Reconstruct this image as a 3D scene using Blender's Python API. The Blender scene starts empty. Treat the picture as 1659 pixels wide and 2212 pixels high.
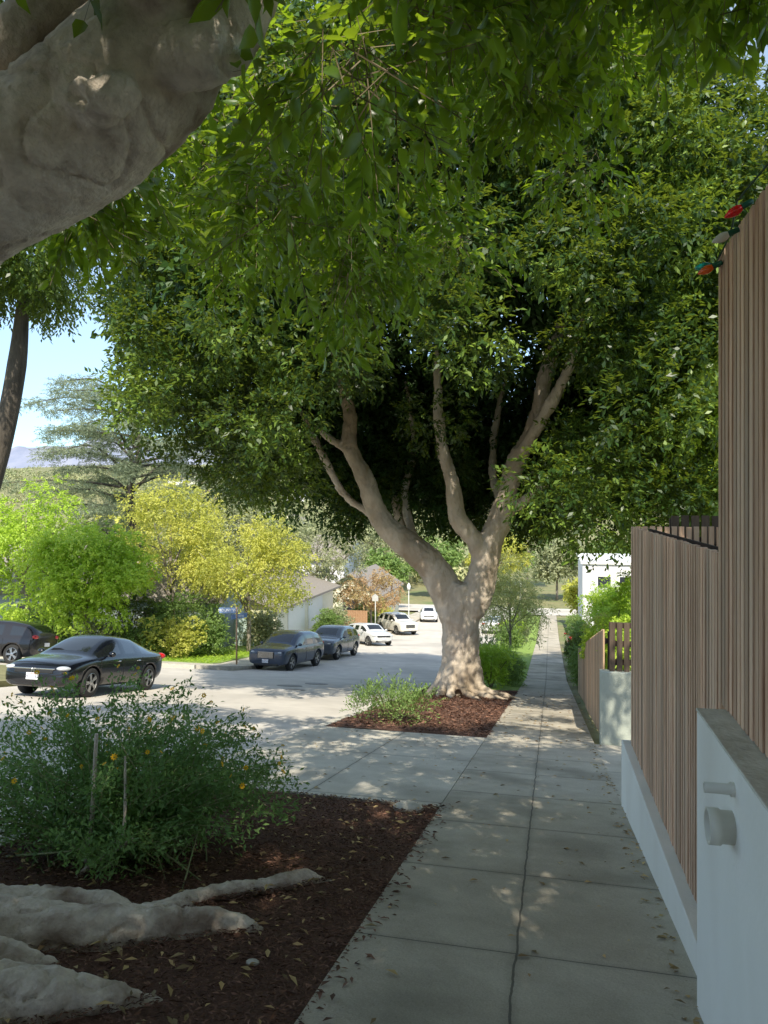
import bpy, math, random, bmesh
import numpy as np
from mathutils import Vector, Matrix, noise
rng=np.random.default_rng(7); random.seed(7)
sc=bpy.context.scene; col=sc.collection
R=math.radians
LATER=[]

# ------------------------------------------------------------------ terrain
PY=[-80,0,32,60,100,160,250,450,700,1200,2500,12000]
PZ=[15,0,-6.0,-9.4,-12.4,-14,-13,14,34,30,20,20]
def prof(y): return float(np.interp(y,PY,PZ))
def gz(x,y): return prof(y)

# ------------------------------------------------------------------ materials
def nodes_of(name):
    m=bpy.data.materials.new(name); m.use_nodes=True
    nt=m.node_tree; return m,nt,nt.nodes,nt.links,nt.nodes['Principled BSDF']
def pmat(name,c1,c2=None,scale=4,rough=.7,bump=0,bscale=None,metal=0,spec=.5,stretch=(1,1,1),island=0,c3=None,coat=0,bdist=.02,mid=(.35,.65),c3r=(.48,.68),c3s=.22):
    m,nt,N,L,b=nodes_of(name)
    b.inputs['Roughness'].default_value=rough; b.inputs['Metallic'].default_value=metal
    b.inputs['Specular IOR Level'].default_value=spec; b.inputs['Coat Weight'].default_value=coat
    c2=c2 or tuple(v*.8 for v in c1)
    tc=N.new('ShaderNodeTexCoord'); mp=N.new('ShaderNodeMapping'); mp.inputs['Scale'].default_value=stretch
    L.new(tc.outputs['Object'],mp.inputs['Vector'])
    no=N.new('ShaderNodeTexNoise'); no.inputs['Scale'].default_value=scale; no.inputs['Detail'].default_value=8; no.inputs['Roughness'].default_value=.65
    L.new(mp.outputs[0],no.inputs['Vector'])
    cr=N.new('ShaderNodeValToRGB'); e=cr.color_ramp.elements
    e[0].position=mid[0]; e[1].position=mid[1]; e[0].color=(*c1,1); e[1].color=(*c2,1)
    L.new(no.outputs['Fac'],cr.inputs[0]); out=cr.outputs[0]
    if c3:
        n2=N.new('ShaderNodeTexNoise'); n2.inputs['Scale'].default_value=scale*c3s; n2.inputs['Detail'].default_value=6
        L.new(mp.outputs[0],n2.inputs['Vector'])
        r2=N.new('ShaderNodeMapRange'); r2.inputs[1].default_value=c3r[0]; r2.inputs[2].default_value=c3r[1]; L.new(n2.outputs['Fac'],r2.inputs[0])
        mx=N.new('ShaderNodeMix'); mx.data_type='RGBA'; L.new(r2.outputs[0],mx.inputs[0]); L.new(out,mx.inputs[6]); mx.inputs[7].default_value=(*c3,1); out=mx.outputs[2]
    if island:
        g=N.new('ShaderNodeNewGeometry'); h=N.new('ShaderNodeHueSaturation'); r=N.new('ShaderNodeMapRange')
        r.inputs[3].default_value=1-island; r.inputs[4].default_value=1+island
        L.new(g.outputs['Random Per Island'],r.inputs[0]); L.new(r.outputs[0],h.inputs['Value']); L.new(out,h.inputs['Color']); out=h.outputs[0]
    L.new(out,b.inputs['Base Color'])
    if bump:
        n3=N.new('ShaderNodeTexNoise'); n3.inputs['Scale'].default_value=bscale or scale*6; n3.inputs['Detail'].default_value=8
        L.new(mp.outputs[0],n3.inputs['Vector']); bp=N.new('ShaderNodeBump'); bp.inputs['Strength'].default_value=bump; bp.inputs['Distance'].default_value=bdist
        L.new(n3.outputs['Fac'],bp.inputs['Height']); L.new(bp.outputs[0],b.inputs['Normal'])
    return m
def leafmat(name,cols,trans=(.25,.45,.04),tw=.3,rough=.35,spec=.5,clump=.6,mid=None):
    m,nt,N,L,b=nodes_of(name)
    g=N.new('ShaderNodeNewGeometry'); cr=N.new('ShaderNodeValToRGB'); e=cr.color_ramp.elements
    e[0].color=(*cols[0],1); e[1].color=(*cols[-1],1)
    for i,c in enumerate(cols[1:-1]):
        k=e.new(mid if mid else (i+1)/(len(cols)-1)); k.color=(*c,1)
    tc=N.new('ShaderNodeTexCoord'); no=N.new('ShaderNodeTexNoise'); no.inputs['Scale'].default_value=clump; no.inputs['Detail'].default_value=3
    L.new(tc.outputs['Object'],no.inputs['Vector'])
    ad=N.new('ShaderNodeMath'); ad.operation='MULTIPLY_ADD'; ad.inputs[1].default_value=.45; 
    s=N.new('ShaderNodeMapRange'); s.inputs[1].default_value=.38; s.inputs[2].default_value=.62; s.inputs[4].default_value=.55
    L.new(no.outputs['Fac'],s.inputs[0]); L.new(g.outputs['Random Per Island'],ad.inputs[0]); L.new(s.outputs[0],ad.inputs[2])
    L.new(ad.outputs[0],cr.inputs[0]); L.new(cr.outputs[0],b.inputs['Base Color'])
    b.inputs['Roughness'].default_value=rough; b.inputs['Specular IOR Level'].default_value=spec
    t=N.new('ShaderNodeBsdfTranslucent'); t.inputs['Color'].default_value=(*trans,1)
    mx=N.new('ShaderNodeMixShader'); mx.inputs[0].default_value=tw
    L.new(b.outputs[0],mx.inputs[1]); L.new(t.outputs[0],mx.inputs[2])
    L.new(mx.outputs[0],N['Material Output'].inputs['Surface'])
    return m
def concrete(name,jx,sy,oy,c1,c2,c3):
    m=pmat(name,c1,c2,scale=3,rough=.88,bump=.5,bscale=45,c3=c3,bdist=.01,mid=(.3,.7),c3s=.4)
    nt=m.node_tree;N=nt.nodes;L=nt.links;b=N['Principled BSDF']
    src=b.inputs['Base Color'].links[0].from_socket
    tc=N.new('ShaderNodeTexCoord'); no=N.new('ShaderNodeTexNoise'); no.inputs['Scale'].default_value=5; no.inputs['Detail'].default_value=6
    L.new(tc.outputs['Object'],no.inputs['Vector'])
    sx=N.new('ShaderNodeSeparateXYZ'); L.new(tc.outputs['Object'],sx.inputs[0])
    def M(op,a,bv=None,c=None):
        n=N.new('ShaderNodeMath'); n.operation=op
        for i,v in enumerate((a,bv,c)):
            if v is None: continue
            if isinstance(v,(int,float)): n.inputs[i].default_value=v
            else: L.new(v,n.inputs[i])
        return n.outputs[0]
    wob=M('MULTIPLY_ADD',no.outputs['Fac'],.03,-.015)
    dx=M('ABSOLUTE',M('ADD',M('SUBTRACT',sx.outputs[0],jx),wob))
    yy=M('ADD',M('ADD',sx.outputs[1],oy),M('MULTIPLY',wob,.4))
    fr=M('MODULO',M('ADD',yy,sy*100),sy)
    dy=M('MINIMUM',fr,M('SUBTRACT',sy,fr))
    ln=M('MAXIMUM',M('LESS_THAN',dx,.006),M('LESS_THAN',dy,.005))
    gr=M('SUBTRACT',1.0,M('MINIMUM',M('DIVIDE',M('MINIMUM',dx,dy),.05),1.0))
    mx=N.new('ShaderNodeMix'); mx.data_type='RGBA'; mx.inputs[7].default_value=(.06,.057,.05,1)
    L.new(M('MAXIMUM',M('MULTIPLY',ln,.8),M('MULTIPLY',gr,.25)),mx.inputs[0]); L.new(src,mx.inputs[6]); L.new(mx.outputs[2],b.inputs['Base Color'])
    v=N.new('ShaderNodeTexVoronoi'); v.inputs['Scale'].default_value=17; L.new(tc.outputs['Object'],v.inputs['Vector'])
    n5=N.new('ShaderNodeTexNoise'); n5.inputs['Scale'].default_value=1.7; L.new(tc.outputs['Object'],n5.inputs['Vector'])
    sp=M('LESS_THAN',v.outputs['Distance'],M('MULTIPLY',n5.outputs['Fac'],.11))
    m2=N.new('ShaderNodeMix'); m2.data_type='RGBA'; m2.inputs[7].default_value=(.16,.14,.11,1)
    L.new(M('MULTIPLY',sp,.5),m2.inputs[0]); L.new(mx.outputs[2],m2.inputs[6])
    n6=N.new('ShaderNodeTexNoise'); n6.inputs['Scale'].default_value=130; n6.inputs['Detail'].default_value=3; L.new(tc.outputs['Object'],n6.inputs['Vector'])
    h=N.new('ShaderNodeHueSaturation'); L.new(M('MULTIPLY_ADD',n6.outputs['Fac'],.6,.7),h.inputs['Value']); L.new(m2.outputs[2],h.inputs['Color']); L.new(h.outputs[0],b.inputs['Base Color'])
    return m
M={}
M['side']=concrete('sidewalk_concrete',-.17,1.3,.1,(.41,.36,.29),(.55,.50,.41),(.30,.27,.215))
M['drive']=concrete('driveway_concrete',-2.4,2.6,.7,(.48,.44,.365),(.60,.555,.47),(.39,.355,.295))
M['kerb']=pmat('kerb_concrete',(.44,.41,.35),(.58,.55,.48),scale=6,rough=.9,bump=.3)
M['road']=pmat('asphalt',(.52,.475,.42),(.64,.59,.525),scale=1.2,rough=.9,bump=.4,bscale=90,c3=(.44,.405,.36))
M['mulch']=pmat('mulch',(.095,.045,.030),(.19,.095,.062),scale=30,rough=.95,bump=1,bscale=45,c3=(.13,.068,.045),bdist=.03)
M['chip']=pmat('mulch_chip',(.115,.052,.034),(.26,.14,.095),scale=9,rough=.9,island=.5)
M['dry']=pmat('dry_leaf',(.36,.21,.09),(.48,.37,.17),scale=3,rough=.7,island=.6)
M['soil']=pmat('ground_soil',(.18,.17,.08),(.28,.26,.12),scale=1.5,rough=.95,c3=(.15,.19,.07))
M['lawn']=pmat('lawn',(.17,.28,.05),(.30,.40,.08),scale=8,rough=.9,bump=.6,bscale=60)
M['bark']=pmat('ficus_bark',(.46,.385,.315),(.72,.63,.53),scale=10,rough=.85,bump=1.0,bscale=36,c3=(.24,.17,.125),bdist=.016,mid=(.3,.6),c3r=(.52,.70),c3s=.28)
M['bark2']=pmat('ficus_bark_far',(.44,.36,.28),(.64,.55,.45),scale=3,rough=.85,bump=.6,bscale=16,c3=(.29,.22,.15),bdist=.05,stretch=(1,1,.5))
M['dbark']=pmat('dark_bark',(.06,.05,.04),(.12,.10,.08),scale=5,rough=.95,bump=.8,bscale=14,stretch=(1,1,.25),bdist=.05)
M['gbark']=pmat('grey_bark',(.20,.17,.14),(.30,.26,.22),scale=5,rough=.95)
M['twig']=pmat('twig',(.13,.10,.06),(.2,.16,.1),rough=.8)
M['slat']=pmat('fence_wood',(.54,.30,.19),(.84,.57,.40),scale=6,rough=.75,stretch=(4,4,.3),island=.26,bump=.3,bscale=25,bdist=.01,c3=(.62,.44,.32))
M['dslat']=pmat('dark_fence_wood',(.07,.048,.033),(.12,.085,.06),scale=7,rough=.85,stretch=(3,3,.3),island=.25)
M['plank']=pmat('plank_wood',(.42,.27,.17),(.60,.42,.28),scale=6,rough=.8,stretch=(4,4,.3),island=.25)
M['rail']=pmat('fence_backing',(.045,.03,.022),(.07,.047,.035),scale=5,rough=.9)
M['stucco']=pmat('white_stucco',(.88,.85,.79),(.92,.89,.84),scale=3,rough=.9,bump=.5,bscale=55,c3=(.80,.755,.69),bdist=.006,stretch=(1,1,.5),c3r=(.52,.75),c3s=.5)
M['cap']=pmat('stained_cap',(.56,.52,.44),(.80,.76,.68),scale=7,rough=.9,bump=.4)
M['gstucco']=pmat('grey_stucco',(.42,.45,.39),(.50,.53,.46),scale=3,rough=.9,bump=.3,bscale=60,c3=(.34,.36,.30))
M['pvc']=pmat('pvc',(.70,.65,.55),(.77,.73,.64),scale=4,rough=.45)
M['dark']=pmat('dark_hole',(.01,.01,.01),(.015,.015,.015),rough=.8)
M['glass']=pmat('car_glass',(.012,.014,.016),(.015,.018,.02),rough=.04,spec=1.0,coat=.3)
M['rubber']=pmat('rubber',(.018,.018,.018),(.03,.03,.03),rough=.85)
M['rim']=pmat('rim_alloy',(.45,.45,.46),(.5,.5,.5),rough=.3,metal=.9)
M['chrome']=pmat('chrome',(.6,.6,.6),(.65,.65,.65),rough=.15,metal=1)
M['lens']=pmat('headlight_lens',(.45,.47,.5),(.6,.62,.65),scale=30,rough=.08,spec=.9,coat=.5)
M['tail']=pmat('taillight_red',(.45,.01,.01),(.55,.02,.02),rough=.15,coat=.5)
M['plastic']=pmat('black_plastic',(.015,.015,.016),(.022,.022,.022),rough=.45)
M['plate']=pmat('plate_white',(.72,.73,.75),(.78,.78,.8),rough=.5)
M['ink']=pmat('plate_ink',(.02,.03,.12),(.02,.03,.12),rough=.5)
M['blue']=pmat('sign_blue',(.16,.24,.42),(.18,.27,.46),rough=.4)
M['white']=pmat('sign_white',(.82,.82,.80),(.86,.86,.85),rough=.5)
M['pole']=pmat('rusty_pole',(.34,.2,.11),(.44,.3,.19),scale=6,rough=.7)
M['gpole']=pmat('grey_pole',(.45,.45,.43),(.55,.55,.53),rough=.6)
M['pane']=pmat('window_glass',(.03,.035,.045),(.05,.055,.07),scale=2,rough=.08,spec=.8)
M['cream']=pmat('cream_wall',(.80,.75,.58),(.86,.81,.67),rough=.9)
M['yellow']=pmat('pale_yellow_wall',(.72,.68,.38),(.80,.76,.48),rough=.9)
M['teal']=pmat('teal_wall',(.50,.62,.58),(.56,.68,.64),rough=.9)
M['gteal']=pmat('grey_teal_wall',(.28,.33,.34),(.34,.39,.40),rough=.9)
M['lav']=pmat('pale_wall',(.72,.70,.74),(.78,.76,.80),rough=.9)
M['brick']=pmat('terracotta_wall',(.50,.32,.22),(.58,.38,.27),rough=.9)
M['roof']=pmat('shingle_roof',(.20,.175,.155),(.31,.275,.245),scale=14,rough=.95,stretch=(1,1,3))
M['roofb']=pmat('brown_roof',(.32,.22,.17),(.42,.30,.24),scale=14,rough=.95)
M['gate']=pmat('gate_wood',(.34,.19,.10),(.43,.26,.15),scale=6,rough=.8)
M['mtn']=pmat('mountain_haze_tint',(.20,.23,.33),(.30,.31,.39),scale=.0018,rough=1)  # blue lavender tone puts distance haze into the base colour
M['iron']=pmat('manhole_iron',(.20,.19,.17),(.28,.26,.24),scale=30,rough=.7)
for k,c in dict(p_black=(.004,.005,.009),p_navy=(.04,.055,.085),p_slate=(.08,.095,.12),p_silver=(.6,.6,.6),p_beige=(.66,.64,.59),p_red=(.30,.015,.02),p_white=(.7,.7,.7),p_dark=(.02,.018,.02)).items():
    M[k]=pmat(k.replace('p_','paint_'),c,tuple(v*1.05 for v in c),rough=.25,metal=.1,coat=.6)
F={}
F['ficus_near']=leafmat('ficus_leaf_near',[(.007,.021,.006),(.022,.058,.010),(.11,.20,.022)],trans=(.48,.70,.03),tw=.34,rough=.36,spec=.45,clump=1.3,mid=.55)  # bright and dark clump tones paint sun and shade into the near leaves
F['ficus']=leafmat('ficus_leaf',[(.008,.024,.008),(.028,.068,.014),(.24,.35,.055)],trans=(.46,.60,.05),tw=.2,rough=.42,spec=.4,clump=.40,mid=.60)  # lime top tone over dark ones paints sunlit clusters into the leaf colour
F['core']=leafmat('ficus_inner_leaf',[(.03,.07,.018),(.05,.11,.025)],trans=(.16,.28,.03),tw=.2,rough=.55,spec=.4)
F['bright']=leafmat('bright_leaf',[(.24,.38,.035),(.38,.54,.05),(.52,.64,.10)],trans=(.65,.85,.1),tw=.35,rough=.5,clump=.6)
F['yellow']=leafmat('yellow_leaf',[(.34,.38,.08),(.52,.53,.11),(.64,.60,.16)],trans=(.8,.8,.15),tw=.35,rough=.6,clump=.5)
F['olive']=leafmat('olive_leaf',[(.25,.28,.15),(.36,.39,.22),(.46,.46,.30)],trans=(.5,.54,.25),tw=.3,rough=.7,clump=.4)
F['cedar']=leafmat('cedar_needle',[(.18,.23,.15),(.27,.33,.21),(.38,.43,.29)],trans=(.4,.46,.27),tw=.3,rough=.7,clump=.3)
F['shrub']=leafmat('shrub_leaf',[(.10,.18,.05),(.19,.29,.08),(.30,.42,.13)],trans=(.4,.55,.12),tw=.3,rough=.6,clump=1)
F['daisy']=leafmat('daisy_bush_leaf',[(.09,.19,.055),(.15,.28,.08),(.25,.39,.12)],trans=(.30,.5,.11),tw=.3,rough=.6,clump=2)
F['red']=leafmat('autumn_leaf',[(.40,.24,.13),(.50,.34,.18),(.46,.43,.2)],trans=(.55,.38,.16),tw=.3,rough=.7)
F['far']=leafmat('far_foliage',[(.22,.27,.14),(.36,.39,.19),(.50,.47,.25)],trans=(.3,.35,.15),tw=.15,rough=.9,clump=.03)
F['willow']=leafmat('feathery_leaf',[(.36,.41,.14),(.50,.52,.2),(.60,.58,.28)],trans=(.7,.7,.25),tw=.35,rough=.6)
F['petal']=leafmat('yellow_petal',[(.9,.46,.01),(.95,.58,.02)],trans=(.95,.62,.02),tw=.3,rough=.6)

# ------------------------------------------------------------------ mesh helpers
def catmull(P,Rr,n):
    P=[Vector(p) for p in P]; out=[];rad=[]
    Q=[P[0]*2-P[1]]+P+[P[-1]*2-P[-2]]; r=[Rr[0]]+list(Rr)+[Rr[-1]]
    for i in range(1,len(Q)-2):
        for k in range(n):
            t=k/n; a,b,c,d=Q[i-1],Q[i],Q[i+1],Q[i+2]
            out.append(.5*((2*b)+(c-a)*t+(2*a-5*b+4*c-d)*t*t+(3*b-a-3*c+d)*t**3)); rad.append(r[i]*(1-t)+r[i+1]*t)
    out.append(P[-1]); rad.append(Rr[-1]); return out,rad
class MB:
    def __init__(s): s.v=[];s.f=[];s.m=[]
    def add(s,vs,fs,mi=0):
        o=len(s.v); s.v+= [tuple(v) for v in vs]; s.f+=[[i+o for i in f] for f in fs]; s.m+=[mi]*len(fs); return s
    def box(s,x0,x1,y0,y1,z0,z1,mi=0):
        return s.add([(x0,y0,z0),(x1,y0,z0),(x1,y1,z0),(x0,y1,z0),(x0,y0,z1),(x1,y0,z1),(x1,y1,z1),(x0,y1,z1)],
          [(0,3,2,1),(4,5,6,7),(0,1,5,4),(1,2,6,5),(2,3,7,6),(3,0,4,7)],mi)
    def tube(s,pts,rad,seg=8,mi=0,flat=1,caps=True):
        pts=[Vector(p) for p in pts]; vs=[];fs=[]; n=len(pts)
        t=(pts[1]-pts[0]).normalized(); u=t.orthogonal().normalized()
        for i,p in enumerate(pts):
            t=(pts[min(i+1,n-1)]-pts[max(i-1,0)]).normalized()
            u=(u-t*u.dot(t)).normalized(); w=t.cross(u)
            for k in range(seg):
                a=2*math.pi*k/seg; vs.append(p+(u*math.cos(a)+w*math.sin(a))*rad[i])
        for i in range(n-1):
            for k in range(seg):
                k2=(k+1)%seg; fs.append((i*seg+k,i*seg+k2,(i+1)*seg+k2,(i+1)*seg+k))
        if caps: fs.append(tuple(range(seg))[::-1]); fs.append(tuple((n-1)*seg+k for k in range(seg)))
        return s.add(vs,fs,mi)
    def cyl(s,p0,p1,r0,r1=None,seg=16,mi=0): return s.tube([p0,p1],[r0,r1 if r1 is not None else r0],seg,mi)
    def lathe(s,prof,o,ax='y',seg=24,mi=0):
        vs=[];fs=[];n=len(prof)
        for r,h in prof:
            for k in range(seg):
                a=2*math.pi*k/seg; c,q=r*math.cos(a),r*math.sin(a)
                v={'y':(c,h,q),'z':(c,q,h),'x':(h,c,q)}[ax]; vs.append((v[0]+o[0],v[1]+o[1],v[2]+o[2]))
        for i in range(n-1):
            for k in range(seg):
                k2=(k+1)%seg; fs.append((i*seg+k,i*seg+k2,(i+1)*seg+k2,(i+1)*seg+k))
        return s.add(vs,fs,mi)
    def ell(s,c,r,seg=12,mi=0):
        pr=[(max(math.sin(math.pi*i/8),.001),-math.cos(math.pi*i/8)) for i in range(9)]
        b=MB().lathe(pr,(0,0,0),'z',seg); return s.add([(v[0]*r[0]+c[0],v[1]*r[1]+c[1],v[2]*r[2]+c[2]) for v in b.v],b.f,mi)
    def mesh(s,name,mats,smooth=False):
        me=bpy.data.meshes.new(name); me.from_pydata(s.v,[],s.f)
        for m in mats: me.materials.append(m)
        me.polygons.foreach_set('material_index',s.m)
        if smooth: me.polygons.foreach_set('use_smooth',[True]*len(s.f))
        me.update(); return me
def tag(o,label=None,cat=None,kind=None,group=None):
    if label:o['label']=label
    if cat:o['category']=cat
    if kind:o['kind']=kind
    if group:o['group']=group
    return o
def link(name,data,parent=None,loc=(0,0,0),rot=None):
    o=bpy.data.objects.new(name,data); col.objects.link(o); o.location=loc
    if rot: o.rotation_euler=rot
    if parent: o.parent=parent
    return o
def part(name,mb,mats,parent,smooth=False,loc=(0,0,0),bevel=0,label=None,rot=None):
    o=link(name,mb.mesh(name,mats if isinstance(mats,(list,tuple)) else [mats],smooth),parent,loc,rot)
    if bevel:
        b=o.modifiers.new('b','BEVEL'); b.width=bevel; b.segments=2; b.limit_method='ANGLE'
    if label:o['label']=label
    return o
def empty(name,label,cat,loc,group=None,rot=None):
    return tag(link(name,None,None,loc,rot),label,cat,None,group)
def applym(o):
    dg=bpy.context.evaluated_depsgraph_get(); me=bpy.data.meshes.new_from_object(o.evaluated_get(dg)); o.modifiers.clear(); o.data=me; return me
TXT={}
def text(body,size,mat,parent,loc,rot,name='lettering',ext=.002):
    key=(body,size)
    if key not in TXT:
        c=bpy.data.curves.new(name,'FONT'); c.body=body; c.size=size; c.align_x='CENTER'; c.align_y='CENTER'; c.extrude=ext
        t=link(name+'_tmp',c); dg=bpy.context.evaluated_depsgraph_get(); me=bpy.data.meshes.new_from_object(t.evaluated_get(dg))
        bpy.data.objects.remove(t); me.materials.clear(); me.materials.append(mat); TXT[key]=me
    return link(name,TXT[key],parent,loc,rot)
# leaves -------------------------------------------------------------------
QUAD=(np.array([[0,0,0],[.45,.5,.08],[1,0,-.06],[.45,-.5,.08]]),[(0,1,2,3)])
FINE=(np.array([[0,0,0],[.36,0,-.02],[.72,0,-.03],[1,0,-.12],[.26,.40,.07],[.62,.40,.05],[.26,-.40,.07],[.62,-.40,.05]]),
      [(0,1,4),(1,2,5,4),(2,3,5),(0,6,1),(1,6,7,2),(2,7,3)])
def norm(a): return a/np.maximum(np.linalg.norm(a,axis=1,keepdims=True),1e-9)
def leafmesh(name,pos,d,n,Ln,W,mat,shape=QUAD):
    tpl,faces=shape; N=len(pos); k=len(tpl)
    d=norm(d); side=norm(np.cross(n,d)); up=np.cross(d,side)
    V=pos[:,None,:]+d[:,None,:]*(tpl[None,:,0,None]*Ln[:,None,None])+side[:,None,:]*(tpl[None,:,1,None]*W[:,None,None])+up[:,None,:]*(tpl[None,:,2,None]*Ln[:,None,None])
    V=V.reshape(-1,3).astype(np.float32)
    flat=np.concatenate([np.array(f) for f in faces]); sizes=np.array([len(f) for f in faces])
    loops=(flat[None,:]+(np.arange(N)*k)[:,None]).reshape(-1).astype(np.int32)
    tot=np.tile(sizes,N); st=np.concatenate([[0],np.cumsum(tot)[:-1]]).astype(np.int32)
    me=bpy.data.meshes.new(name); me.vertices.add(len(V)); me.vertices.foreach_set('co',V.ravel())
    me.loops.add(len(loops)); me.loops.foreach_set('vertex_index',loops)
    me.polygons.add(len(tot)); me.polygons.foreach_set('loop_start',st)
    try: me.polygons.foreach_set('loop_total',tot.astype(np.int32))
    except Exception: pass
    me.materials.append(mat); me.update(calc_edges=True); return me
def sprays(cl,ns,per,L,W,TL,droop=.25,shell=.45,flat=.6,out=.7):
    cl=np.array(cl,float); cl=np.repeat(cl,ns,axis=0); N=len(cl)
    dr=norm(rng.normal(size=(N,3))); rad=(shell+(1-shell)*rng.random(N)**.7)[:,None]*cl[:,3:4]
    o=cl[:,:3]+dr*rad*np.array([1,1,.8])
    tw=norm(dr*out+np.array([0,0,-droop])+rng.normal(size=(N,3))*.45)
    t=(np.tile(np.arange(per),N)+rng.random(N*per)*.6)/per
    TW=np.repeat(tw,per,axis=0); O=np.repeat(o,per,axis=0)
    pos=O+TW*(t*TL)[:,None]+np.array([0,0,-1])*(t*t*TL*.25)[:,None]
    pr=np.cross(TW,rng.normal(size=(N*per,3))); pr=norm(pr); pr[:,2]*=flat
    d=norm(TW*.65+pr*.85+np.array([0,0,-droop*.8]))
    n=np.array([0,0,1.])+rng.normal(size=(N*per,3))*.55+dr.repeat(per,axis=0)*.4
    s=.65+.6*rng.random(N*per)
    return pos,d,n,L*s,W*s,o,tw
def crown(name,parent,cl,ns,per,L,W,TL,mat,shape=QUAD,twigs=None,**k):
    def go():
        pos,d,n,l,w,o,tw=sprays(cl,ns,per,L,W,TL,**k)
        link(name,leafmesh(name,pos,d,n,l,w,mat,shape),parent)
        if twigs:
            e=o+tw*TL+np.array([0,0,-TL*.25]); mid=norm(rng.normal(size=o.shape))
            st=o-tw*TL*.7
            tp=np.array([[0,-.5,0],[0,.5,0],[1,.3,0],[1,-.3,0]])
            dd=e-st; link('twig',leafmesh('twig',st,dd,mid,np.linalg.norm(dd,axis=1),np.full(len(st),.006),M['twig'],(tp,[(0,1,2,3)])),parent)
    LATER.append(go)
def ballclumps(c,r,n,cr,low=-.8):
    out=[]
    while len(out)<n:
        v=rng.normal(size=3); v/=np.linalg.norm(v)
        if v[2]<low: continue
        s=.35+.6*rng.random()**.6
        out.append((c[0]+v[0]*r[0]*s,c[1]+v[1]*r[1]*s,c[2]+v[2]*r[2]*s,cr*(.65+.7*rng.random())))
    return out
def organic(name,paths,mats,parent,voxel=.05,amp=.03,sc_=2.5,seg=14,squash=None,ridge=0,knots=()):
    mb=MB()
    for P,r in paths:
        pp,rr=catmull(P,r,6); mb.tube(pp,rr,seg)
    o=part(name,mb,mats,parent,True)
    rm=o.modifiers.new('r','REMESH'); rm.mode='VOXEL'; rm.voxel_size=voxel; rm.use_smooth_shade=True
    sm=o.modifiers.new('s','SMOOTH'); sm.iterations=6; sm.factor=.6
    me=applym(o)
    n=len(me.vertices); co=np.empty(n*3); me.vertices.foreach_get('co',co); co=co.reshape(-1,3)
    no=np.array([v.normal[:] for v in me.vertices]); a=np.empty(n)
    for i in range(n):
        c=Vector(co[i])*sc_; q=noise.noise(c); a[i]=q+.5*noise.noise(c*2.3)+.4*noise.noise(c*5)+.25*noise.noise(c*11)
        if ridge: a[i]-=ridge*max(0,1-abs(noise.noise(c*.9+Vector((7,3,1))))*14)
    for kp,kr,kd in knots:
        off=co-np.array(kp); dd=np.linalg.norm(off*np.array([1,1,1.5]),axis=1)/kr
        wob=np.array([noise.noise(Vector(co[i])*22) if dd[i]<3 else 0 for i in range(n)])
        dd=dd+wob*.5
        a+= (kd*np.exp(-((dd-1)/.4)**2)-1.8*kd*np.exp(-(dd/.55)**2))/amp
    me.vertices.foreach_set('co',(co+no*(a*amp)[:,None]).ravel().astype(np.float32))
    me.polygons.foreach_set('use_smooth',[True]*len(me.polygons)); me.update()
    if not me.materials: me.materials.append(mats)
    return o

# ------------------------------------------------------------------ setting
def sheet(name,x0,x1,y0,y1,dz,mat,thick=0,st=.5,xs=None,nz=0,label=None,kind='structure',fx=None):
    ys=list(np.arange(y0,y1,st))+[y1]; ys=sorted(set([round(float(y),3) for y in ys]+[p for p in PY if y0<p<y1]))
    nx=xs or 1; v=[];f=[]
    for y in ys:
        a,b=(x0,x1) if fx is None else fx(y)
        for i in range(nx+1):
            x=a+(b-a)*i/nx; e=noise.noise(Vector((x*1.3,y*1.3,0)))*nz if nz else 0
            v.append((x,y,prof(y)+dz+e))
    w=nx+1
    for j in range(len(ys)-1):
        for i in range(nx): f.append((j*w+i,j*w+i+1,(j+1)*w+i+1,(j+1)*w+i))
    mb=MB().add(v,f)
    if thick:
        o=len(v); k=len(ys); vs=[];fs=[]
        for col_ in (0,nx):
            s=len(vs)
            for j in range(k): p=v[j*w+col_]; vs+= [p,(p[0],p[1],p[2]-thick)]
            for j in range(k-1):
                q=(s+2*j,s+2*j+2,s+2*j+3,s+2*j+1); fs.append(q if col_==0 else q[::-1])
        for row in (0,k-1):
            s=len(vs); a=v[row*w]; b=v[row*w+nx]; vs+=[a,b,(b[0],b[1],b[2]-thick),(a[0],a[1],a[2]-thick)]; fs.append((s,s+1,s+2,s+3) if row else (s+3,s+2,s+1,s))
        mb.add(vs,fs)
    return tag(part(name,mb,mat,None,bool(nz)),kind=kind)
ysg=[-80,-40,-20,-10]+list(range(0,170,10))+[200,250,300,350,400,450,550,700,900,1200,2500,5000,12000]
ysg=sorted(set(ysg+[32])); xsg=[-9000,-4000,-1500,-700,-400,-250,-150,-100,-60,-40,-20,0,20,40,80,150,300,700,1500,4000,9000]
v=[];f=[]
for y in ysg:
    for x in xsg:
        z=prof(y)-.35
        if y>200: z+=noise.noise(Vector((x*.004,y*.004,1)))*min(14,(y-200)*.05)
        v.append((x,y,z))
w=len(xsg)
for j in range(len(ysg)-1):
    for i in range(w-1): f.append((j*w+i,j*w+i+1,(j+1)*w+i+1,(j+1)*w+i))
tag(part('ground',MB().add(v,f),M['soil'],None,True),kind='structure')
KX=-3.85
sheet('road',-14,KX,-30,22.9,-.16,M['road'])
sheet('road',-60,KX,22.9,29,-.16,M['road'])
sheet('road',-13.2,KX,29,88,-.16,M['road'])
sheet('road',-80,60,88,100,-.15,M['road'])
sheet('sidewalk',-1.02,.70,-10,86,0,M['side'],thick=.3)
sheet('driveway',KX-.15,-1.035,6.95,12.15,-.012,M['drive'],thick=.2,xs=4)
sheet('driveway',.705,4.5,7.7,12.3,-.01,M['drive'],thick=.2)
def fxk(y): return (KX-.16,KX)
sheet('kerb',0,0,-10,6.95,-.02,M['kerb'],thick=.25,fx=fxk)
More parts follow.
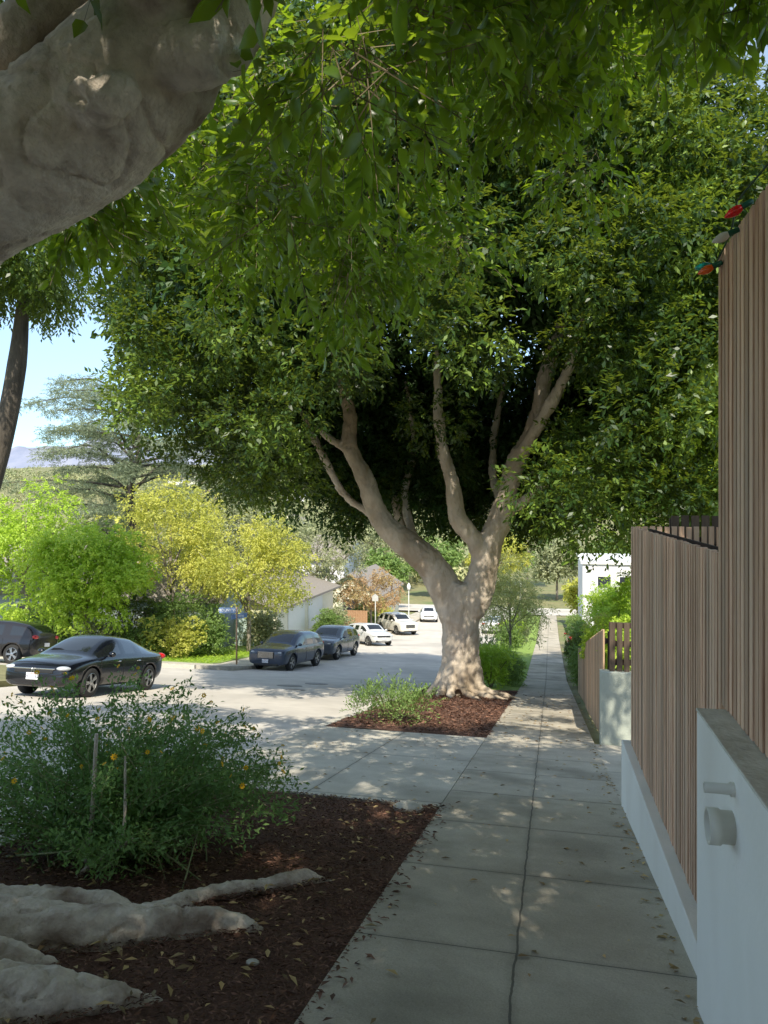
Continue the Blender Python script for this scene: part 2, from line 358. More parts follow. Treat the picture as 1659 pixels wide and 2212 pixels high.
sheet('kerb',0,0,12.15,84,-.02,M['kerb'],thick=.25,fx=fxk)
sheet('kerb',-13.2,-13.04-.32,31,84,0,M['kerb'],thick=.25)
sheet('kerb',-60,-15,29,29.16,0,M['kerb'],thick=.25)
sheet('kerb',-60,-14,22.74,22.9,0,M['kerb'],thick=.25)
mb=MB(); cx,cy,rr=-15.2,31.16,2.0; vs=[];fs=[]
for i in range(13):
    a=-math.pi/2+math.pi/2*i/12
    for r in (rr-.0,rr-.16):
        x=cx+math.cos(a)*r;y=cy+math.sin(a)*r; vs+=[(x,y,prof(y)),(x,y,prof(y)-.25)]
for i in range(12):
    b=i*4; fs+=[(b,b+4,b+6,b+2),(b+1,b+5,b+4,b)]
tag(part('kerb',mb.add(vs,fs),M['kerb'],None),kind='structure')
mb=MB(); vs=[(cx,cy,prof(cy)-.01)]
for i in range(13):
    a=-math.pi/2+math.pi/2*i/12; y=cy+math.sin(a)*(rr-.16); vs.append((cx+math.cos(a)*(rr-.16),y,prof(y)-.01))
tag(part('sidewalk',mb.add(vs,[(0,i+1,i+2) for i in range(12)]),M['drive'],None),kind='structure')
sheet('sidewalk',-15.2,-13.37,31.16,84,-.015,M['drive'],thick=.2)
sheet('sidewalk',-60,-15.2,29.17,31.1,-.015,M['drive'],thick=.2)
sheet('lawn',-24,-15.22,31.2,44,.02,M['lawn'],thick=.2)
sheet('lawn',-60,-24.02,31.2,50,.0,M['soil'],thick=.2)
sheet('lawn',-40,-14.2,10,22.7,-.02,M['soil'],thick=.2)
sheet('planting_bed',KX+.01,-1.03,-6,6.93,-.03,M['mulch'],st=.15,xs=18,nz=.035)
sheet('planting_bed',KX+.01,-1.03,12.17,24,-.02,M['mulch'],st=.2,xs=14,nz=.05)
sheet('planting_bed',KX+.01,-1.03,24.02,84,-.015,M['lawn'],st=1,xs=4,nz=.04)
sheet('yard',.72,30,12.35,86,-.05,M['soil'],thick=.2)
sheet('yard',.95,30,-12,7.68,-.05,M['soil'],thick=.1)
def disc(name,x,y,r,label):
    s=(prof(y+.5)-prof(y-.5)); o=part(name,MB().lathe([(.001,.004),(r*.8,.004),(r*.84,.0),(r,.004),(r,-.01)],(0,0,0),'z',28),M['iron'],None)
    o.location=(x,y,prof(y)-.153); o.rotation_euler=(math.atan(s),0,0); tag(o,label,'manhole cover',group='manhole covers in the road')
for x,y,r in ((-8.3,22.6,.42),(-7.9,24.2,.4),(-7.6,21.2,.3)): disc('manhole_cover',x,y,r,'round iron manhole cover set in the grey road')
def ridge(y,h0,amp,x0,x1,seed,mat,name='hills',n=160,sc1=900.):
    v=[];f=[]
    for i in range(n+1):
        x=x0+(x1-x0)*i/n; h=h0+amp*(noise.fractal(Vector((x/sc1,seed,0)),1,2.2,5))
        for k,(dy,fr) in enumerate(((0,0),(300,.25),(700,.55),(1100,.8),(1500,1),(3000,.2))):
            e=noise.fractal(Vector((x/400,seed+k*.8,3)),1,2,4)*amp*.6*(fr>0)
            v.append((x,y+dy+e*3,h*fr+e*(fr<1)*.8))
    for i in range(n):
        for k in range(5): f.append((i*6+k,(i+1)*6+k,(i+1)*6+k+1,i*6+k+1))
    return tag(part(name,MB().add(v,f),mat,None,True),kind='structure')
ridge(7500,760,170,-9500,3000,4.2,M['mtn'],sc1=1300.)

# ------------------------------------------------------------------ foreground ficus (limb, roots)
B=Vector((-4.3,2.6,gz(0,2.6)))
ft=empty('ficus_tree','large pale barked ficus with surface roots and spreading limb over pavement','tree',B)
def L(p): return (Vector(p)-B)
trunkp=[([L((-4.4,2.5,-1.0)),L((-4.4,2.55,.2)),L((-4.2,2.6,1.5)),L((-3.5,2.6,2.5)),L((-2.6,2.6,2.84)),L((-2.0,2.62,3.06)),L((-1.66,2.64,3.28)),L((-1.45,2.7,3.56)),L((-1.34,2.75,3.85)),L((-1.26,2.9,4.3)),L((-1.0,3.1,5)),L((-.6,3.3,6.2))],
          [.62,.5,.44,.38,.32,.29,.29,.27,.24,.2,.14,.1]),
 ([L((-4.2,2.6,1.2)),L((-4.4,2.4,2.8)),L((-4.9,2,4.4)),L((-5.4,1.5,6))],[.42,.34,.24,.1]),
 ([L((-1.68,2.42,3.08)),L((-1.58,2.38,3.07)),L((-1.48,2.42,3.13))],[.07,.08,.05]),
 ([L((-1.42,2.54,3.32)),L((-1.28,2.50,3.26)),L((-1.16,2.54,3.36)),L((-1.11,2.6,3.6)),L((-1.16,2.7,3.9))],[.12,.12,.115,.12,.1]),
 ([L((-1.56,2.44,3.48)),L((-1.36,2.42,3.46)),L((-1.24,2.50,3.62)),L((-1.22,2.56,3.9))],[.06,.07,.07,.06])]
organic('trunk',trunkp,M['bark'],ft,voxel=.018,amp=.017,sc_=4.2,seg=18,ridge=1.1,
   knots=[(L((-1.66,2.29,3.06)),.07,.034),(L((-1.20,2.40,3.46)),.05,.028),(L((-1.48,2.33,3.22)),.045,.02)])
organic('branch',[([L((-3.2,2.55,2.75)),L((-2.6,2.50,3.17)),L((-2.2,2.50,3.38)),L((-1.9,2.55,3.62)),L((-1.6,2.7,4.1)),L((-1.3,2.9,4.8))],[.13,.12,.105,.10,.09,.06])],M['bark'],ft,voxel=.018,amp=.012,sc_=4,seg=14,ridge=.6)
def gp(x,y,d=0): return L((x,y,gz(x,y)+d))
roots=[([gp(-4.3,2.7,.35),gp(-3.4,3.06,.06),gp(-2.8,3.22,.0),gp(-2.35,3.32,.0),gp(-2.0,3.52,.0),gp(-1.75,3.68,-.01),gp(-1.5,3.74,-.06)],[.42,.22,.17,.145,.12,.085,.03]),
 ([gp(-3.8,3.2,.15),gp(-3.1,3.40,.02),gp(-2.7,3.58,.0),gp(-2.4,3.62,.0),gp(-2.1,3.58,-.03)],[.30,.14,.11,.10,.06]),
 ([gp(-4.2,2.2,.3),gp(-3.2,2.46,.08),gp(-2.7,2.52,.02),gp(-2.3,2.58,.01),gp(-2.0,2.74,-.0),gp(-1.65,2.90,-.06)],[.5,.29,.22,.17,.11,.035]),
 ([gp(-3.6,2.6,.1),gp(-2.9,2.80,.0),gp(-2.5,2.90,-.02),gp(-2.25,3.02,-.06)],[.4,.19,.13,.06]),
 ([gp(-2.4,3.55,-.04),gp(-2.1,3.86,.0),gp(-1.95,4.1,.01),gp(-1.68,4.36,.0),gp(-1.55,4.54,.0),gp(-1.36,4.62,-.05)],[.055,.05,.05,.055,.05,.025]),
 ([gp(-3.6,1.7,.2),gp(-3.0,1.9,.12),gp(-2.5,2.05,.02),gp(-2.1,2.2,-.08)],[.4,.30,.22,.08])]
organic('root',roots,M['bark'],ft,voxel=.018,amp=.020,sc_=5,seg=14,ridge=1.0,knots=[(gp(-2.2,3.42,.1),.05,.012)])
cl=[]
while len(cl)<340:
    x=rng.uniform(-8,3.6); y=rng.uniform(-2,7.4); r=rng.uniform(.26,.58)
    zl=2.42+.2*max(0,y-4)+.60*max(0,x+1.5)+.52*max(0,-1.8-x)
    z=zl+r+abs(rng.normal())*1.15
    if x>2.6 and y>5: continue
    d=-.2215*x+.9751*y; l=.9751*x+.2215*y
    if d>.3:
        px=830+1580*l/d
        top=1.6+.70*d+r+.15
        if px<680 and d<3.8+r and z<top: continue
        if d<2.6+r and z<top: continue
    elif z<3.4: continue
    cl.append((x-B.x,y-B.y,z-B.z,r))
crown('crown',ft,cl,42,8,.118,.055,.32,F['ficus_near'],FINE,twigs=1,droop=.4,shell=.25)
B3=Vector((-2.6,-10.5,gz(0,-10.5))); t3=empty('ficus_tree','dense ficus further up the hill shading the pavement','tree',B3)
mb=MB()
for q,r in (([(0,0,-.3),(0,0,1),(0,0,2.6)],[.7,.55,.5]),([(0,0,2.4),(-1.2,.3,4),(-2.6,.6,6.2),(-3.5,1,8)],[.4,.3,.2,.08]),([(0,0,2.4),(1,.4,4),(2.4,1,6.5),(3.4,2,8.4)],[.4,.3,.2,.08]),([(0,0,2.4),(.2,1.4,4.4),(.4,3,6.6),(.2,4.4,8.6)],[.35,.26,.18,.08])):
    pp,r=catmull(q,r,5); mb.tube(pp,r,10)
part('trunk',mb,M['bark2'],t3,True)
cl=[]
while len(cl)<290:
    x=rng.uniform(-8,8); y=rng.uniform(-16,-2.6); z=rng.uniform(5.2,15.6)
    if ((x-0)/8.4)**2+max(0,(z-10)/6.4)**2>1: continue
    if y>-4.5 and z<6: continue
    cl.append((x-B3.x,y-B3.y,z-B3.z,rng.uniform(.9,1.3)))
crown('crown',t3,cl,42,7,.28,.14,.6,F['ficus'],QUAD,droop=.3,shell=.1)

# ------------------------------------------------------------------ main street ficus
B2=Vector((-2.45,21,gz(0,21))); t2=empty('ficus_tree','huge spreading ficus with forked pale trunk in mulch strip','tree',B2)
def L2(x,z,y=21): return Vector((x,y,z))-B2
gb=B2.z
tp=[([L2(-2.45,gb-.3),L2(-2.48,gb+.35),L2(-2.5,gb+1.0),L2(-2.5,gb+1.9),L2(-2.52,-1.3),L2(-2.45,-.7)],[.64,.55,.52,.54,.60,.46]),
 ([L2(-2.6,-1.6),L2(-2.95,-.95),L2(-3.4,-.15,20.9),L2(-4.2,.5,20.8),L2(-4.85,1.15,20.7),L2(-5.2,2.2,20.6),L2(-5.65,3.2,20.4),L2(-5.62,4.3,20.2),L2(-6.2,6.5,20),L2(-6.6,9,20)],[.54,.50,.45,.38,.32,.27,.23,.2,.15,.07]),
 ([L2(-2.3,-1.5),L2(-1.95,-.7),L2(-1.72,.3),L2(-1.32,1.3),L2(-1.0,2.6),L2(-.42,3.8),L2(-.0,5.6),L2(.8,8)],[.50,.46,.39,.32,.27,.23,.2,.1]),
 ([L2(-1.95,-.3),L2(-2.05,.4,20.8),L2(-2.55,1.2,20.6),L2(-2.68,2.2,20.5),L2(-3.0,3.4,20.4),L2(-3.1,6,20.2)],[.24,.27,.25,.21,.17,.1]),
 ([L2(-3.4,-.4),L2(-4.3,.2,21.2),L2(-4.95,1.1,21.3),L2(-5.95,1.75,21.2),L2(-6.6,2.9,21),L2(-7.4,4.5,21)],[.2,.17,.15,.13,.11,.06]),
 ([L2(-2.9,-1.1,21.3),L2(-3.55,-.4,21.8),L2(-4.35,.4,22.2),L2(-4.8,1.8,22.8)],[.27,.25,.22,.14]),
 ([L2(-.85,2.9,20.9),L2(-.2,3.9,20.5),L2(.5,5.2,20),L2(1,7,19.6)],[.18,.18,.15,.08]),
 ([L2(-1.5,1.0,21),L2(.5,2.6,20.5),L2(2.6,3.9,20),L2(4.2,5.2,19.6)],[.16,.12,.10,.06]),
 ([L2(-3.9,.3,21.4),L2(-4.4,1.8,22.2),L2(-4.2,3.4,22.8),L2(-4.5,5.5,23)],[.16,.13,.11,.06]),
 ([L2(-1.3,1.4,21.3),L2(-1.7,2.6,22.2),L2(-1.6,4.2,22.8),L2(-1.2,6,23)],[.16,.13,.11,.06]),
 ([L2(-5.5,3,20.5),L2(-6,3.3,20.2),L2(-6.5,3.7,20)],[.1,.09,.06])]
for k in range(12):
    a=k*.5236+.2; r1=.75+.4*random.random(); h0=.5+.6*random.random()
    tp.append(([L2(-2.48+.36*math.cos(a),gb+h0+.4,21+.36*math.sin(a)),L2(-2.48+.55*math.cos(a),gb+h0*.5,21+.55*math.sin(a)),L2(-2.48+r1*math.cos(a+.15),prof(21+r1*math.sin(a))+.05,21+r1*math.sin(a+.15)),
       L2(-2.48+1.45*r1*math.cos(a+.3),prof(21+1.45*r1*math.sin(a))-.08,21+1.45*r1*math.sin(a+.3))],[.16,.16,.12,.05]))
organic('trunk',tp,M['bark2'],t2,voxel=.05,amp=.05,sc_=1.7,seg=14,ridge=.6)
def seg_d(px,pz,a,b):
    ax,az=a;bx,bz=b; t=max(0,min(1,((px-ax)*(bx-ax)+(pz-az)*(bz-az))/((bx-ax)**2+(bz-az)**2)))
    return math.hypot(px-ax-t*(bx-ax),pz-az-t*(bz-az))
def crown_ok(x,y,z,r,pad=.8):
    dx=(x+3)/9.6; dy=(y-21)/8.6; rt=math.hypot(x+2.6,y-21)
    core=dx*dx+dy*dy+max(0,(z-7)/9.5)**2
    if core>1: return None
    low=.35+.46*max(0,rt-4)+(.22*max(0,-8-x))
    if x>-1.4: low=-.1+.10*max(0,rt-2)
    if y<21.9:      # the main limbs are bare of foliage low down on the street side
        xs=x*21/y; zs=1.6+(z-1.6)*21/y; rs=r*21/y
        if -7.6<xs<-3.8 and zs-rs*.8<4.1: return None
        if -3.8<=xs<-1.9 and zs-rs*.8<3.0: return None
        if seg_d(xs,zs,(-1.9,0),(-1.5,1.2))<rs*.9+.4: return None
        if seg_d(xs,zs,(-.6,3.5),(.1,5.2))<rs*.9+.25: return None
    if z<low+r*pad: return None
    return core,low
cl=[]
while len(cl)<540:
    x=rng.uniform(-12.8,6.8); y=rng.uniform(12.3,30); z=rng.uniform(-.2,16.5); r=rng.uniform(.5,1.15)
    q=crown_ok(x,y,z,r)
    if q is None or (q[0]<.35 and z>q[1]+3.5): continue
    if y>24 and z>6 : continue
    cl.append((x-B2.x,y-B2.y,z-B2.z,r))
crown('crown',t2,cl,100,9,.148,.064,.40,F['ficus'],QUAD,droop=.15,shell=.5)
cl=[]
while len(cl)<300:
    x=rng.uniform(-12,7); y=rng.uniform(15,28.5); z=rng.uniform(.2,15); r=rng.uniform(1,1.5)
    q=crown_ok(x,y,z,r,.9)
    if q is None or q[0]>.8: continue
    if y<23 and z<5.5: continue
    if z<q[1]+1.8: continue
    cl.append((x-B2.x,y-B2.y,z-B2.z,r))
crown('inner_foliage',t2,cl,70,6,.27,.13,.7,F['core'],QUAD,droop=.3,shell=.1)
cl=[]
for k in range(240):
    x=rng.uniform(-10.5,4); y=rng.uniform(22.4,27); rt=math.hypot(x+2.6,y-21); z=.3+.36*max(0,rt-4)+rng.uniform(.6,5.5)
    cl.append((x-B2.x,y-B2.y,z-B2.z,.85))
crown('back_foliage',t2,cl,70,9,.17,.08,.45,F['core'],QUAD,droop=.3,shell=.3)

# ------------------------------------------------------------------ other trees
def simple_tree(name,label,x,y,h,rad,n,cr,mat,ns=30,per=8,Lf=.16,W=.09,TL=.4,bark='gbark',tr=.16,cz=None,group=None,droop=.25,lean=0,shape=QUAD):
    b=Vector((x,y,gz(x,y))); e=empty(name,label,'tree',b,group)
    cz=cz if cz is not None else h-rad[2]
    mb=MB(); pp,r=catmull([(0,0,-.2),(lean*.2,.1,cz*.4),(lean*.5,-.1,cz*.8),(lean,0,cz+rad[2]*.5)],[tr,tr*.8,tr*.6,tr*.15],4); mb.tube(pp,r,9)
    for k in range(7):
        a=k*.95+x; zz=cz*(.45+.07*k); q=(math.cos(a)*rad[0]*.75+lean,math.sin(a)*rad[1]*.75,cz+rad[2]*(.1+.25*math.sin(k*2)))
        pp,r=catmull([(lean*.4,0,zz),(q[0]*.5,q[1]*.5,(zz+q[2])*.52),q],[tr*.5,tr*.33,tr*.08],4); mb.tube(pp,r,6)
    part('trunk',mb,M[bark],e,True)
    crown('crown',e,ballclumps((lean,0,cz),rad,n,cr),ns,per,Lf,W,TL,F[mat],shape,droop=droop)
    return e
simple_tree('broadleaf_tree','rounded bright green broadleaf tree on the corner lot',-22.6,32.3,6.4,(3.6,2.6,2.9),62,.85,'bright',ns=60,Lf=.17,W=.1,cz=3.7,tr=.16)
simple_tree('broadleaf_tree','tall yellow green tree behind clipped shrubs',-21.3,38.4,9.6,(3.4,3,3.6),62,.9,'yellow',ns=44,Lf=.14,W=.075,cz=6.1,tr=.16)
simple_tree('broadleaf_tree','yellowing spreading tree above parked cars on the lawn',-16.2,37.6,7.4,(3.8,2.8,2.7),74,.75,'yellow',ns=46,Lf=.13,W=.07,cz=4.7,tr=.13)
simple_tree('broadleaf_tree','grey green tree behind the garage house',-24.5,55,12.5,(5.5,4,4.6),52,1.4,'olive',ns=44,Lf=.22,W=.11,cz=7.7)
simple_tree('broadleaf_tree','grey green tree between the houses',-19.5,60,10,(4.4,3.6,4.0),42,1.2,'olive',ns=44,Lf=.2,W=.1,cz=5.8)
simple_tree('broadleaf_tree','reddish autumn tree beside street',-14.9,60.5,5.6,(2.6,2.0,2.0),34,.65,'red',ns=36,Lf=.14,W=.08,cz=3.3,tr=.1)
simple_tree('willow_like_tree','feathery pale yellow green tree in the grass strip',-2.0,38,5.6,(2.0,1.8,2.2),44,.7,'willow',ns=44,Lf=.13,W=.04,cz=3.2,tr=.08,droop=.3)
simple_tree('broadleaf_tree','tall green yard tree behind wooden fence',6.4,19.5,11,(3.6,4,5.0),66,1.3,'bright',ns=50,Lf=.18,W=.09,cz=6.4,tr=.25)
simple_tree('broadleaf_tree','dense dark green tree behind wooden fence',8.6,29,21,(7.5,5,9),120,1.9,'ficus',ns=80,Lf=.26,W=.13,cz=12,tr=.3)
simple_tree('broadleaf_tree','green tree beside pale house',8.0,50,7,(3,3,2.6),26,1.0,'shrub',ns=40,Lf=.2,W=.1,cz=4.2)
simple_tree('broadleaf_tree','small yellow green tree in front of pale house',3.4,46,4.6,(1.5,1.6,1.6),24,.6,'bright',ns=40,Lf=.16,W=.08,cz=2.9)
simple_tree('broadleaf_tree','yellow green tree with orange tips beside grey bungalow',-29.0,36,9.2,(3.4,2.8,3.4),44,1.1,'bright',ns=44,Lf=.18,W=.1,cz=5.8)
far=[(-38,110,12,'far'),(-27,118,13,'olive'),(-17,112,9,'shrub'),(-8,116,10,'yellow'),(1,112,9,'olive'),(9,108,10,'shrub'),(19,110,11,'far'),(-48,95,12,'olive'),(-60,120,13,'far'),(-37,80,11,'shrub'),(-46,72,12,'yellow'),(-4,135,12,'shrub'),(10,84,7,'willow'),(-21,90,7,'shrub'),(4,76,5,'yellow'),(14,60,12,'ficus'),(-31,66,12,'olive'),(-40,60,10,'olive'),(-46,56,8,'bright'),(-34,46,7,'olive'),(-30,70,12,'shrub'),(-54,84,11,'yellow'),(-68,100,12,'olive')]
for x,y,h,mt in far:
    simple_tree('background_tree','broad tree with uneven crown in the lower valley street',x,y,h,(h*.42,h*.4,h*.38),30,h*.13,mt,ns=40,Lf=.40,W=.22,TL=.7,tr=.2,group='trees in the valley')
b=Vector((-20.2,21.6,gz(0,21.6))); e=empty('street_tree','dark barked leaning tree with dense crown on side street corner','tree',b)
mb=MB(); pp,r=catmull([(0,0,-.2),(.15,.2,2.5),(.5,.5,5),(1.2,.8,8),(1.6,1,10.6),(1.7,1.2,13)],[.5,.42,.38,.34,.32,.2],5); mb.tube(pp,r,12); part('trunk',mb,M['dbark'],e,True)
crown('crown',e,ballclumps((.9,.5,14.4),(4.6,4.5,2.4),52,1.1),70,9,.2,.09,.6,F['ficus'],QUAD,droop=.6)
b=Vector((-33.4,54,gz(0,54))); e=empty('deodar_cedar','pale blue green cedar with airy wide layered branches','tree',b)
mb=MB(); pp,r=catmull([(0,0,0),(.3,0,6),(-.3,0,11),(.6,0,15),(-.6,0,18.8)],[.5,.4,.32,.2,.06],5); mb.tube(pp,r,10); cl=[]
for k in range(44):
    z=8.5+10.5*k/44; a=k*2.4; ln=(11-3.6*(k/44)**2)*(.5+.55*random.random()); ca,sa=math.cos(a),math.sin(a)
    up=rng.uniform(.4,2.6)
    q=[(0,0,z),(ca*ln*.5,sa*ln*.5,z+up),(ca*ln,sa*ln,z+up*.7)]
    pp,r=catmull(q,[.13,.07,.025],4); mb.tube(pp,r,5)
    for s in np.arange(.35,1.08,.09):
        for w in (-1,0,1): cl.append((ca*ln*s-sa*w*ln*.13*(1.2-s*.6),sa*ln*s+ca*w*ln*.13*(1.2-s*.6),z+up*math.sin(s*2.3)*.95+rng.normal()*.2,.5))
part('trunk',mb,M['dbark'],e,True)
def cedar(cl=cl,e=e):
    pos,d,n,l,w_,o,tw=sprays(cl,12,9,.2,.045,.6,droop=.25,shell=.2,flat=.3)
    c=np.repeat(np.repeat(np.array([c[2] for c in cl]),12),9); pos[:,2]=c+(pos[:,2]-c)*.5
    link('crown',leafmesh('crown',pos,d,n,l,w_,F['cedar']),e)
LATER.append(cedar)
# ---- shrubs
def shrub(name,label,x,y,rad,n,cr,mat,ns=30,per=8,Lf=.08,W=.04,TL=.2,cat='shrub',h=None,droop=-.2,cz=None,group=None):
    b=Vector((x,y,gz(x,y))); e=empty(name,label,cat,b,group); mb=MB()
    for k in range(9):
        a=k*.8; pp,r=catmull([(0,0,-.1),(math.cos(a)*rad[0]*.3,math.sin(a)*rad[1]*.3,rad[2]*.8),(math.cos(a)*rad[0]*.6,math.sin(a)*rad[1]*.6,rad[2]*1.4)],[.02,.014,.005],3); mb.tube(pp,r,5)
    part('stem',mb,M['twig'],e,True)
    crown('foliage',e,ballclumps((0,0,cz if cz is not None else rad[2]*.95),rad,n,cr,low=-.95),ns,per,Lf,W,TL,F[mat],droop=droop)
    return e
shrub('leafy_shrub','loose pale green shrub in mulch beside driveway',-3.0,13.7,(.75,.55,.40),24,.2,'shrub',ns=22,Lf=.06,W=.024,TL=.34,droop=-.6)
shrub('leafy_shrub','low green shrub behind the ficus roots',-2.0,25.5,(.9,.9,.65),26,.3,'bright',ns=40,Lf=.08,W=.04)
shrub('leafy_shrub','low dark green shrub beside the pavement',-1.5,27.2,(.5,.9,.5),20,.25,'shrub',ns=40,Lf=.07,W=.035)
shrub('spiky_plant','spiky yellow green plant in the grass strip',-2.1,31,(.8,.8,.6),16,.35,'bright',ns=40,Lf=.4,W=.03)
for x,y,rx,rz,mt in ((-2.9,34,1,.8,'olive'),(-2.6,45,.9,.9,'shrub'),(-2.4,50,.9,1.2,'bright'),(-2.6,56,.9,.9,'olive'),(-2.4,64,.9,1.2,'shrub')):
    shrub('leafy_shrub','mixed green shrub in the grass strip',x,y,(rx,rx,rz),16,.4,mt,ns=40,Lf=.12,W=.05,group='shrubs in the strip')
for x,y,rx,ry,rz,mt in ((1.45,29,.4,1.6,.75,'shrub'),(1.45,33.5,.4,2,.7,'shrub'),(1.5,38.5,.5,2,.9,'ficus'),(1.7,44,.6,2.4,1.1,'shrub'),(1.8,52,.6,3,1.2,'shrub'),(2.8,27,1.0,2,1.5,'bright'),(2.8,32,1.2,2,1.6,'yellow'),(3.4,23,1.4,2,1.9,'bright'),(3,38,1.2,2,1.8,'bright')):
    shrub('clipped_hedge','clipped green hedge lining the pavement',x,y,(rx,ry,rz),26,.38,mt,ns=50,Lf=.1,W=.05,cat='hedge',group='hedges along the pavement')
for x,y,rx,rz,mt in ((-20,33,1.3,.9,'shrub'),(-22,32.4,1.5,.8,'olive'),(-18.6,33.6,1.6,1.1,'yellow'),(-17.3,35,1.0,1.4,'shrub'),(-25,32.6,1.7,1.1,'shrub'),(-28,33,2,1.2,'bright'),(-26.2,34.6,1.8,1.5,'shrub'),(-31,33,2,1.3,'shrub'),(-19.5,36,1.6,1.8,'shrub'),(-22,35.5,1.8,1.9,'ficus'),(-15.6,50,.9,1.0,'shrub'),(-15.9,54,.9,1.1,'olive'),(-16.2,64,1.2,1.4,'shrub'),(-15.9,68,1.2,1.2,'yellow'),(-16.8,41.2,1.0,1.1,'olive')):
    shrub('leafy_shrub','dense garden shrub on the corner lot',x,y,(rx,rx*.8,rz),24,.5,mt,ns=46,Lf=.12,W=.06,group='garden shrubs on the corner lot')
e=empty('climbing_vine','leafy climbing vine spilling over the low wooden fence','plant',Vector((1.25,17,gz(0,17))))
cl=[]
for k in range(34):
    y=rng.uniform(-3.5,6.5); cl.append((rng.uniform(-.2,.5),y,prof(17+y)-prof(17)+1.6+rng.normal()*.2+.15*abs(y)*.3,.18))
for k in range(8): cl.append((.15+.05*k,.2,1.7+.2*k,.11))
crown('foliage',e,cl,24,8,.09,.05,.2,F['bright'],droop=.2)
mb=MB(); pp,r=catmull([(.15,0,0),(.1,.1,1),(.2,.2,2),(.5,.3,3.2)],[.03,.02,.012,.005],4); mb.tube(pp,r,6); part('stem',mb,M['twig'],e,True)

# yellow daisy bush --------------------------------------------------------
b=Vector((-2.95,4.45,gz(0,4.45))); e=empty('daisy_bush','sprawling leafy green bush with small yellow daisy flowers in mulch','bush',b)
mb=MB(); P=[];D=[];tips=[]
for k in range(230):
    a=rng.uniform(0,2*math.pi); rr_=rng.uniform(.05,1.0)**.6
    ex=math.cos(a)*(1.45 if math.cos(a)>0 else 2.1)*rr_-.15; ey=math.sin(a)*1.25*rr_+.5; hz=(1.15-.75*rr_**1.6)*rng.uniform(.35,1.22)
    tip=(ex,ey,prof(4.45+ey)-prof(4.45)+hz); bx=(rng.normal()*.3,rng.normal()*.25+.2,-.03)
    midp=((ex*.55+rng.normal()*.08),(ey*.55+rng.normal()*.08),hz*.62+.05)
    pp,r=catmull([bx,midp,tip],[.006 if k>12 else .012,.003,.0014],6); 
    mb.tube(pp,r,4,caps=False)
    tips.append(Vector(tip))
    for i in range(2,len(pp)):
        t=(pp[i]-pp[i-1])
        for q in range(8):
            P.append(pp[i-1]+t*rng.random()+Vector(rng.normal(size=3)*.033)); D.append(t.normalized()*.7+Vector(rng.normal(size=3)*.6))
part('stem',mb,pmat('bush_stem',(.22,.28,.11),(.36,.36,.19),scale=6,rough=.8),e,True)
P=np.array(P);D=np.array(D); P=np.repeat(P,2,axis=0)+rng.normal(size=(len(P)*2,3))*.026; D=np.repeat(D,2,axis=0)+rng.normal(size=(len(D)*2,3))*.5
s=.6+.8*rng.random(len(P))
link('foliage',leafmesh('foliage',P,D,np.array([0,0,1.])+rng.normal(size=P.shape)*.6,.038*s,.016*s,F['daisy']),e)
an=np.arange(8)/8*2*math.pi; pd=np.stack([np.cos(an),np.sin(an),np.full(8,.35)],1)
fm=leafmesh('flower',pd*.003,pd,np.tile([0,0,1.],(8,1)),np.full(8,.021),np.full(8,.012),F['petal'])
hi=sorted(tips,key=lambda t:-(t.z+.18*t.y))[:120]; random.shuffle(hi)
for t in hi[:98]:
    o=link('flower',fm,e,t+Vector((.0,-.02,.035)),(rng.uniform(.2,1.5),rng.uniform(-.9,.9),rng.uniform(0,6))); o.scale=(rng.uniform(.7,1.2),)*3
mb=MB()
for q in ([(.0,.0,-.05),(.08,-.15,.12),(.25,-.2,.3),(.2,-.1,.75)],[(-.1,-.1,-.05),(-.05,-.1,.3),(.02,-.15,.9)],[(-.1,-.3,-.05),(.1,-.25,.12),(.35,-.25,.28)]):
    pp,r=catmull(q,[.022,.017,.012,.007][:len(q)],5); mb.tube(pp,r,7)
part('woody_stem',mb,M['bark'],e,True)

# litter --------------------------------------------------------------------
def litter(name,n,x0,x1,y0,y1,Ln,W,mat,dz,kind='stuff',curl=.3):
    p=np.zeros((n,3)); p[:,0]=rng.uniform(x0,x1,n); p[:,1]=rng.uniform(y0,y1,n)
    p[:,2]=np.interp(p[:,1],PY,PZ)+dz+rng.random(n)*.010
    a=rng.uniform(0,6.28,n); d=np.stack([np.cos(a),np.sin(a),-.188*np.sin(a)+rng.normal(size=n)*curl*.5],1)
    nn=np.array([0,.188,1.])+rng.normal(size=(n,3))*curl; s=.4+1.0*rng.random(n)
    o=link(name,leafmesh(name,p,d,nn,Ln*s,W*s,mat)); tag(o,kind=kind); o['label']=name.replace('_',' ')+' scattered loosely on the ground'; o['category']='ground litter'
litter('mulch_chips',44000,KX+.05,-1.0,1.2,6.95,.034,.008,M['chip'],-.005,curl=.4)
litter('mulch_chips',9000,KX+.05,-1.0,12.2,23.5,.08,.022,M['chip'],.01,curl=.4)
litter('dry_leaves',1000,KX+.1,-1.1,1.5,6.9,.06,.02,M['dry'],.01,curl=.4)
litter('fallen_leaves',120,-1.0,.66,1.5,14,.06,.024,M['dry'],.006,curl=.15)
litter('fallen_leaves',120,KX,-1.05,7,12.1,.06,.026,M['dry'],.0,curl=.15)
litter('fallen_leaves',260,-1.0,.9,12,24,.07,.035,M['dry'],.006,curl=.2)
litter('fallen_leaves',200,.55,.72,2,12,.05,.022,M['dry'],.006,curl=.2)
litter('fallen_leaves',220,-1.12,-.88,2,7,.05,.018,M['chip'],.006,curl=.3)
litter('grass_blades',9000,-22,-15.3,31.3,38,.14,.03,F['bright'],.03,curl=1.0)
for x,y,s in ((-1.4,3.3,.035),(-1.3,6.75,.15)):
    o=part('stone',MB().ell((0,0,0),(s,s*.7,s*.35),10),M['kerb'],None,True,(x,y,gz(x,y)-s*.05)); tag(o,'small pale stone lying in the mulch','stone',group='stones in the mulch')

